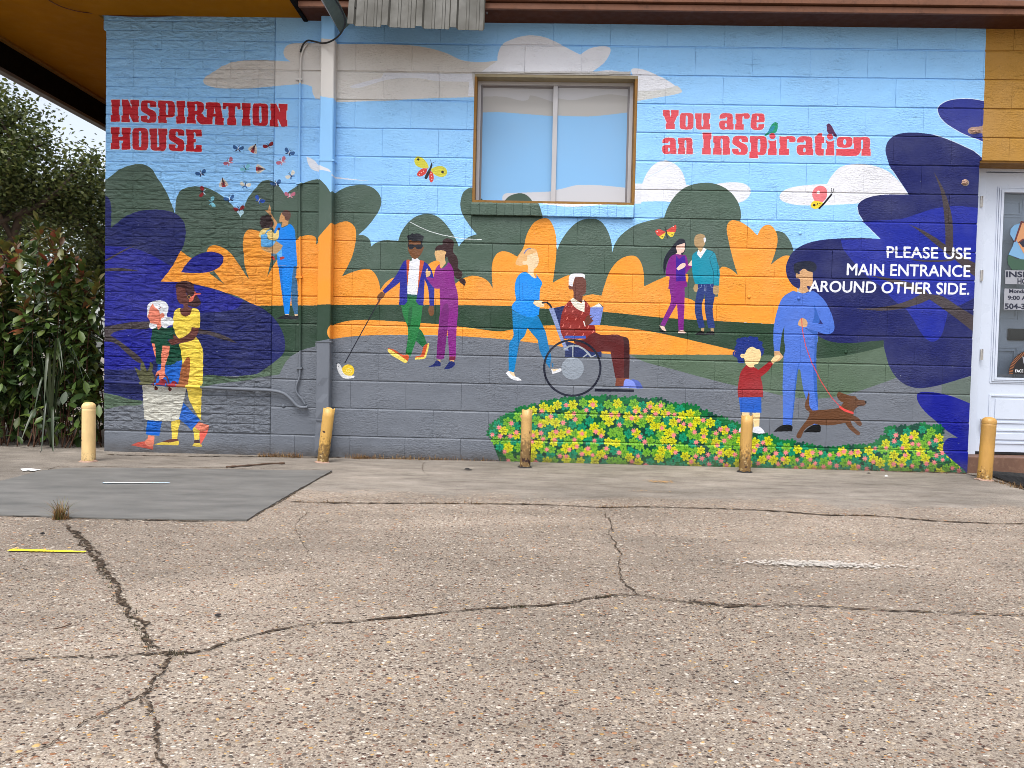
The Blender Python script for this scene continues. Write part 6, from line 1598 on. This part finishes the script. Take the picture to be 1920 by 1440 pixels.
w1 = tag(blades('weed_clump', [gpt(114, 974)], 150, .03, .11, .016, .0016, DRY + ((92, 100, 44), (120, 116, 60)), M['dry'], 5, .8), 'dry tan weed clump growing from the end of the wide crack', 'weed')
sm = MB()
for a, b in (((110, 962), (100, 938)), ((118, 962), (128, 940)), ((124, 964), (130, 948)), ((106, 966), (97, 950))):
    p, q = gpt(114, 973), at_depth(b[0], b[1], (gpt(114, 973) - CAM).dot(_f)); sm.tube([p, p.lerp(q, .5) + Vector((.004, 0, .006)), q], [.0016, .0013, .0008], 5)
sm.obj('dry_stalk', M['twig'], w1)

# ---- leafy shrub with red young tips
LEAF_V = np.array([(0, 0, 0), (.28, .17, .035), (.28, -.17, .035), (.30, 0, -.01), (.66, .215, .02), (.66, -.215, .02), (.66, 0, -.04), (1, 0, -.09)])
LEAF_F = np.array([(0, 3, 1, 0), (0, 2, 3, 0), (1, 3, 6, 4), (3, 2, 5, 6), (4, 6, 7, 4), (6, 5, 7, 6)])
LEAF_T = [(0, 3, 1), (0, 2, 3), (1, 3, 6), (1, 6, 4), (3, 2, 5), (3, 5, 6), (4, 6, 7), (6, 5, 7)]
GREENS = [lin(c)[:3] for c in ((62, 84, 36), (76, 100, 42), (92, 112, 50), (50, 72, 36), (106, 120, 58))]
YOUNG = [lin(c)[:3] for c in ((128, 118, 56), (140, 92, 56), (168, 88, 64), (134, 124, 60), (112, 76, 50))]
rs = random.Random(77)
def stem_path(b, top, k=8):
    p = [Vector(b)]; m = Vector(b).lerp(Vector(top), .5) + Vector((rs.uniform(-.08, .08), rs.uniform(-.06, .06), .06)); return spline([b, m, top], k)
shrub_leaves = []; stems = MB()
SX = lambda px, y: on_wall(px, 700, y).x
def shrub_top(px):      # outline of the bush top, as photographed height above ground
    return float(np.interp(px, (-250, -60, 0, 30, 60, 95, 130, 165, 200), (1.30, 1.45, 1.50, 1.62, 1.78, 1.62, 1.50, 1.38, 1.24)))
for k in range(130):
    y = rs.uniform(.02, .95) if k % 3 else rs.uniform(.0, .30)
    px = rs.uniform(-210, 186); x = SX(px, y)
    zt = shrub_top(px) * (rs.uniform(.90, 1.03) if k % 3 == 0 else rs.uniform(.22, .98))
    b = (x + rs.uniform(-.15, .15) - .02, .35 + rs.uniform(-.25, .35), 0.0)
    path = stem_path(b, (x, y, zt)); stems.tube(path, [.0055 - .0038 * i / (len(path) - 1) for i in range(len(path))], 5)
    L = len(path)
    nl = int(16 + zt * 20)
    for q in range(nl):
        t = .22 + .78 * (q / nl) ** .75; i = min(int(t * (L - 1)), L - 2); p = path[i].lerp(path[i + 1], t * (L - 1) - i)
        az = q * 2.4 + rs.uniform(-.4, .4); el = rs.uniform(-1.05, .15) if rs.random() < .65 else rs.uniform(.1, .9)
        if t > .9: el = rs.uniform(.45, 1.25)
        if rs.random() < .55: az = -PI / 2 + rs.gauss(0, .8)
        ln = rs.uniform(.080, .128) * (.75 if t > .93 else 1)
        tint = rs.choice(YOUNG) if (t > .84 and zt > .55 * shrub_top(px) and rs.random() < .75) else rs.choice(GREENS)
        if p.z > 1.0 and rs.random() < .22: tint = lin((112, 112, 54))[:3]
        shrub_leaves.append((p, az, el, ln, rs.uniform(-.5, .5), tint))
for k in range(4200):
    px = rs.uniform(-230, 188); y = rs.uniform(.06, 1.15) if k < 2600 else rs.uniform(.9, 1.7); zt = shrub_top(px)
    p = Vector((SX(px, y), y, zt * rs.uniform(.05, .95)))
    shrub_leaves.append((p, -PI / 2 + rs.gauss(0, 1.1), rs.uniform(-1.1, .2), rs.uniform(.075, .118), rs.uniform(-.6, .6), rs.choice(GREENS)))
shrub = tag(empty('leafy_shrub', (-2.3, .4, 0)), 'large glossy green shrub with reddish young tips, against the left corner of the wall', 'shrub')
child(stems, 'stems', M['stem'], shrub, smooth_=True)
def leaf_frame(az, el, roll):
    return Matrix.Rotation(az, 3, 'Z') @ Matrix.Rotation(-el, 3, 'Y') @ Matrix.Rotation(roll, 3, 'X')
def ok_leaf(l):         # keep clear of the masonry
    p, az, el, ln = l[:4]; tip = p + leaf_frame(az, el, l[4]) @ Vector((ln, 0, 0))
    return not (max(p.x, tip.x) > X_ROUGH0 - .012 and max(p.y, tip.y) > -.03)
shrub_leaves = [l for l in shrub_leaves if ok_leaf(l)]
def vis_rank(l):
    d = (l[0] - CAM); dep = d.dot(_f); pxx = 960 + F_PX * d.dot(_R) / dep
    return (0 if -10 < pxx < 240 else 10) + l[0].y - .35 * l[3] / .1
shrub_leaves.sort(key=vis_rank)
_lm = {}
def leaf_mesh(tint):
    key = tuple(round(c, 4) for c in tint)
    if key not in _lm:
        q = random.Random(len(_lm)); V = LEAF_V.copy(); V[:, 2] *= q.uniform(.5, 1.8); V[:, 1] *= q.uniform(.85, 1.1)
        _lm[key] = tinted_mesh('leaf', V, np.array(LEAF_T), np.tile(np.array(tint), (8, 1)), M['leaf'])
    return _lm[key]
org = Vector(shrub.location)
for p, az, el, ln, ro, tint in shrub_leaves[:296]:
    o = mesh_obj('leaf', leaf_mesh(tint), shrub); o.matrix_local = Matrix.Translation(p - org) @ (leaf_frame(az, el, ro) * ln).to_4x4()
V, Cc = [], []
for p, az, el, ln, ro, tint in shrub_leaves[296:]:
    Rm = np.array(leaf_frame(az, el, ro)); V.append(LEAF_V @ Rm.T * ln + np.array(p)); Cc.append(np.tile(np.array(tint) * rs.uniform(.8, 1.1), (8, 1)))
V = np.concatenate(V) - np.array(org); nL = len(V) // 8
Fc = (np.array(LEAF_T)[None] + (np.arange(nL) * 8)[:, None, None]).reshape(-1, 3)
fo = mesh_obj('foliage', tinted_mesh('foliage', V, Fc, np.concatenate(Cc), M['leaf']), shrub); fo['kind'] = 'stuff'

# ---- strap-leaved plant at the shrub's foot
sp = tag(empty('strap_leaf_plant', (SX(96, .12), .12, 0)), 'strap-leaved plant with drooping green blades at the foot of the shrub', 'plant')
rb = random.Random(12)
for k in range(20):
    az = rb.uniform(-PI, PI); H = rb.uniform(.30, .95); reach = rb.uniform(.16, .50); drop = rb.uniform(.15, .6); w = rb.uniform(.006, .011)
    d = Vector((math.cos(az), math.sin(az) * .6 - .25, 0)); sdv = Vector((-d.y, d.x, 0)).normalized(); v, f, cc = [], [], []
    S_N = 10; g = rb.choice(((38, 52, 32), (50, 64, 38), (62, 72, 44), (34, 46, 30)))
    for i in range(S_N + 1):
        t = i / S_N; p = d * (reach * t ** 1.3); zz_ = H * math.sin(min(t / .62, 1) * PI / 2) - (drop * ((t - .5) / .5) ** 1.6 if t > .5 else 0)
        ww = w * (1 - abs(2 * t - .8) ** 3 * .5) * (1 if t < .85 else (1 - t) / .15 + .05)
        bx, by = p.x + (rb.random() - .5) * .002, p.y
        if sp.location.x + bx + w > X_ROUGH0 - .01 and sp.location.y + by > -.05: by = -.06 - sp.location.y
        for s_ in (-1, 0, 1): v.append((bx + sdv.x * ww * s_, by + sdv.y * ww * s_, max(zz_, .01) + (-.004 if s_ == 0 else 0))); cc.append(lin(g)[:3])
    f = np.array([(3 * i + s_, 3 * i + s_ + 1, 3 * i + s_ + 4, 3 * i + s_ + 3) for i in range(S_N) for s_ in (0, 1)])
    mesh_obj('blade', tinted_mesh('blade', np.array(v), f, np.array(cc), M['blade']), sp)

# ---- trees beyond
def tree(x, y, h, crown, lab, seed, cols, n_leaf, zlow=.32, leaf=.070):
    r = random.Random(seed); root = tag(empty('broadleaf_tree', (x, y, 0)), lab, 'tree', 'trees beyond the end of the building')
    mb = MB(); tips = []
    def limb(p, d, L, rad, lev):
        pts = [p]; dd = Vector(d)
        for i in range(4):
            dd = (dd + Vector((r.uniform(-.22, .22), r.uniform(-.22, .22), r.uniform(-.05, .15)))).normalized(); pts.append(pts[-1] + dd * L / 4)
        mb.tube(pts, [rad * (1 - .45 * i / 4) for i in range(5)], 7 if lev < 2 else 4, cap=False)
        if lev >= 3:
            tips.extend((pts[2], pts[3], pts[4])); return
        if lev >= 2: tips.append(pts[4])
        for k in range(r.choice((3, 4)) if lev else 5):
            a = r.uniform(0, 2 * PI); tlt = r.uniform(.45, 1.05); q = dd.orthogonal().normalized(); q.rotate(Matrix.Rotation(a, 3, dd))
            nd = (dd * math.cos(tlt) + q * math.sin(tlt)); nd.z += .12
            limb(pts[r.choice((2, 3, 4))], nd.normalized(), L * r.uniform(.55, .78), rad * .55, lev + 1)
    limb(Vector((0, 0, 0)), Vector((r.uniform(-.1, .1), r.uniform(-.1, .1), 1)).normalized(), h * .36, h * .030, 0)
    mb.obj('trunk', M['bark'], root, True)
    g = np.random.default_rng(seed)
    T = np.array([t[:] for t in tips]); T = T[T[:, 2] > h * zlow * .6]
    sc = crown / max(np.percentile(np.hypot(T[:, 0], T[:, 1]), 95), .1)
    c = T[g.integers(0, len(T), n_leaf)] + g.normal(0, 1, (n_leaf, 3)) * np.array([.24, .24, .17]) * h / 6
    q = np.array([(0, 0, 0), (.5, .34, .06), (1, 0, 0), (.5, -.34, .06)])
    az = g.uniform(0, 2 * PI, n_leaf); el = g.normal(0, .6, n_leaf); ro = g.uniform(-1, 1, n_leaf); ln = leaf * g.uniform(.6, 1.25, n_leaf)
    ca, sa, ce, se, cr_, sr_ = np.cos(az), np.sin(az), np.cos(el), np.sin(el), np.cos(ro), np.sin(ro)
    ex = np.stack([ca * ce, sa * ce, se], 1); ey = np.stack([-sa * cr_ - ca * se * sr_, ca * cr_ - sa * se * sr_, ce * sr_], 1); ez = np.cross(ex, ey)
    V = c[:, None] + ln[:, None, None] * (q[None, :, :1] * ex[:, None] + q[None, :, 1:2] * ey[:, None] + q[None, :, 2:] * ez[:, None])
    Fc = (np.array([(0, 3, 2, 1)])[None] + (np.arange(n_leaf) * 4)[:, None, None]).reshape(-1, 4)
    pal_ = np.array([lin(k)[:3] for k in cols]); ci_ = pal_[g.integers(0, len(pal_), n_leaf)] * g.uniform(.7, 1.2, (n_leaf, 1))
    co = mesh_obj('crown', tinted_mesh('crown', V.reshape(-1, 3), Fc, np.repeat(ci_, 4, 0), M['tree_leaf']), root); co['kind'] = 'stuff'
    return root
OAK = ((78, 92, 44), (96, 106, 52), (64, 78, 38), (116, 122, 62), (88, 94, 50))
tree(-7.2, 6.6, 5.6, 2.4, 'broad dark-green tree with spreading limbs, filling the gap left of the wall', 4, OAK, 34000)
tree(-5.1, 7.6, 5.2, 2.0, 'slightly lower green tree rising just past the building corner', 9, OAK, 28000)
tree(-10.2, 9.5, 6.4, 2.8, 'farther olive-green tree at the left edge, thin against the sky', 15, OAK, 22000)
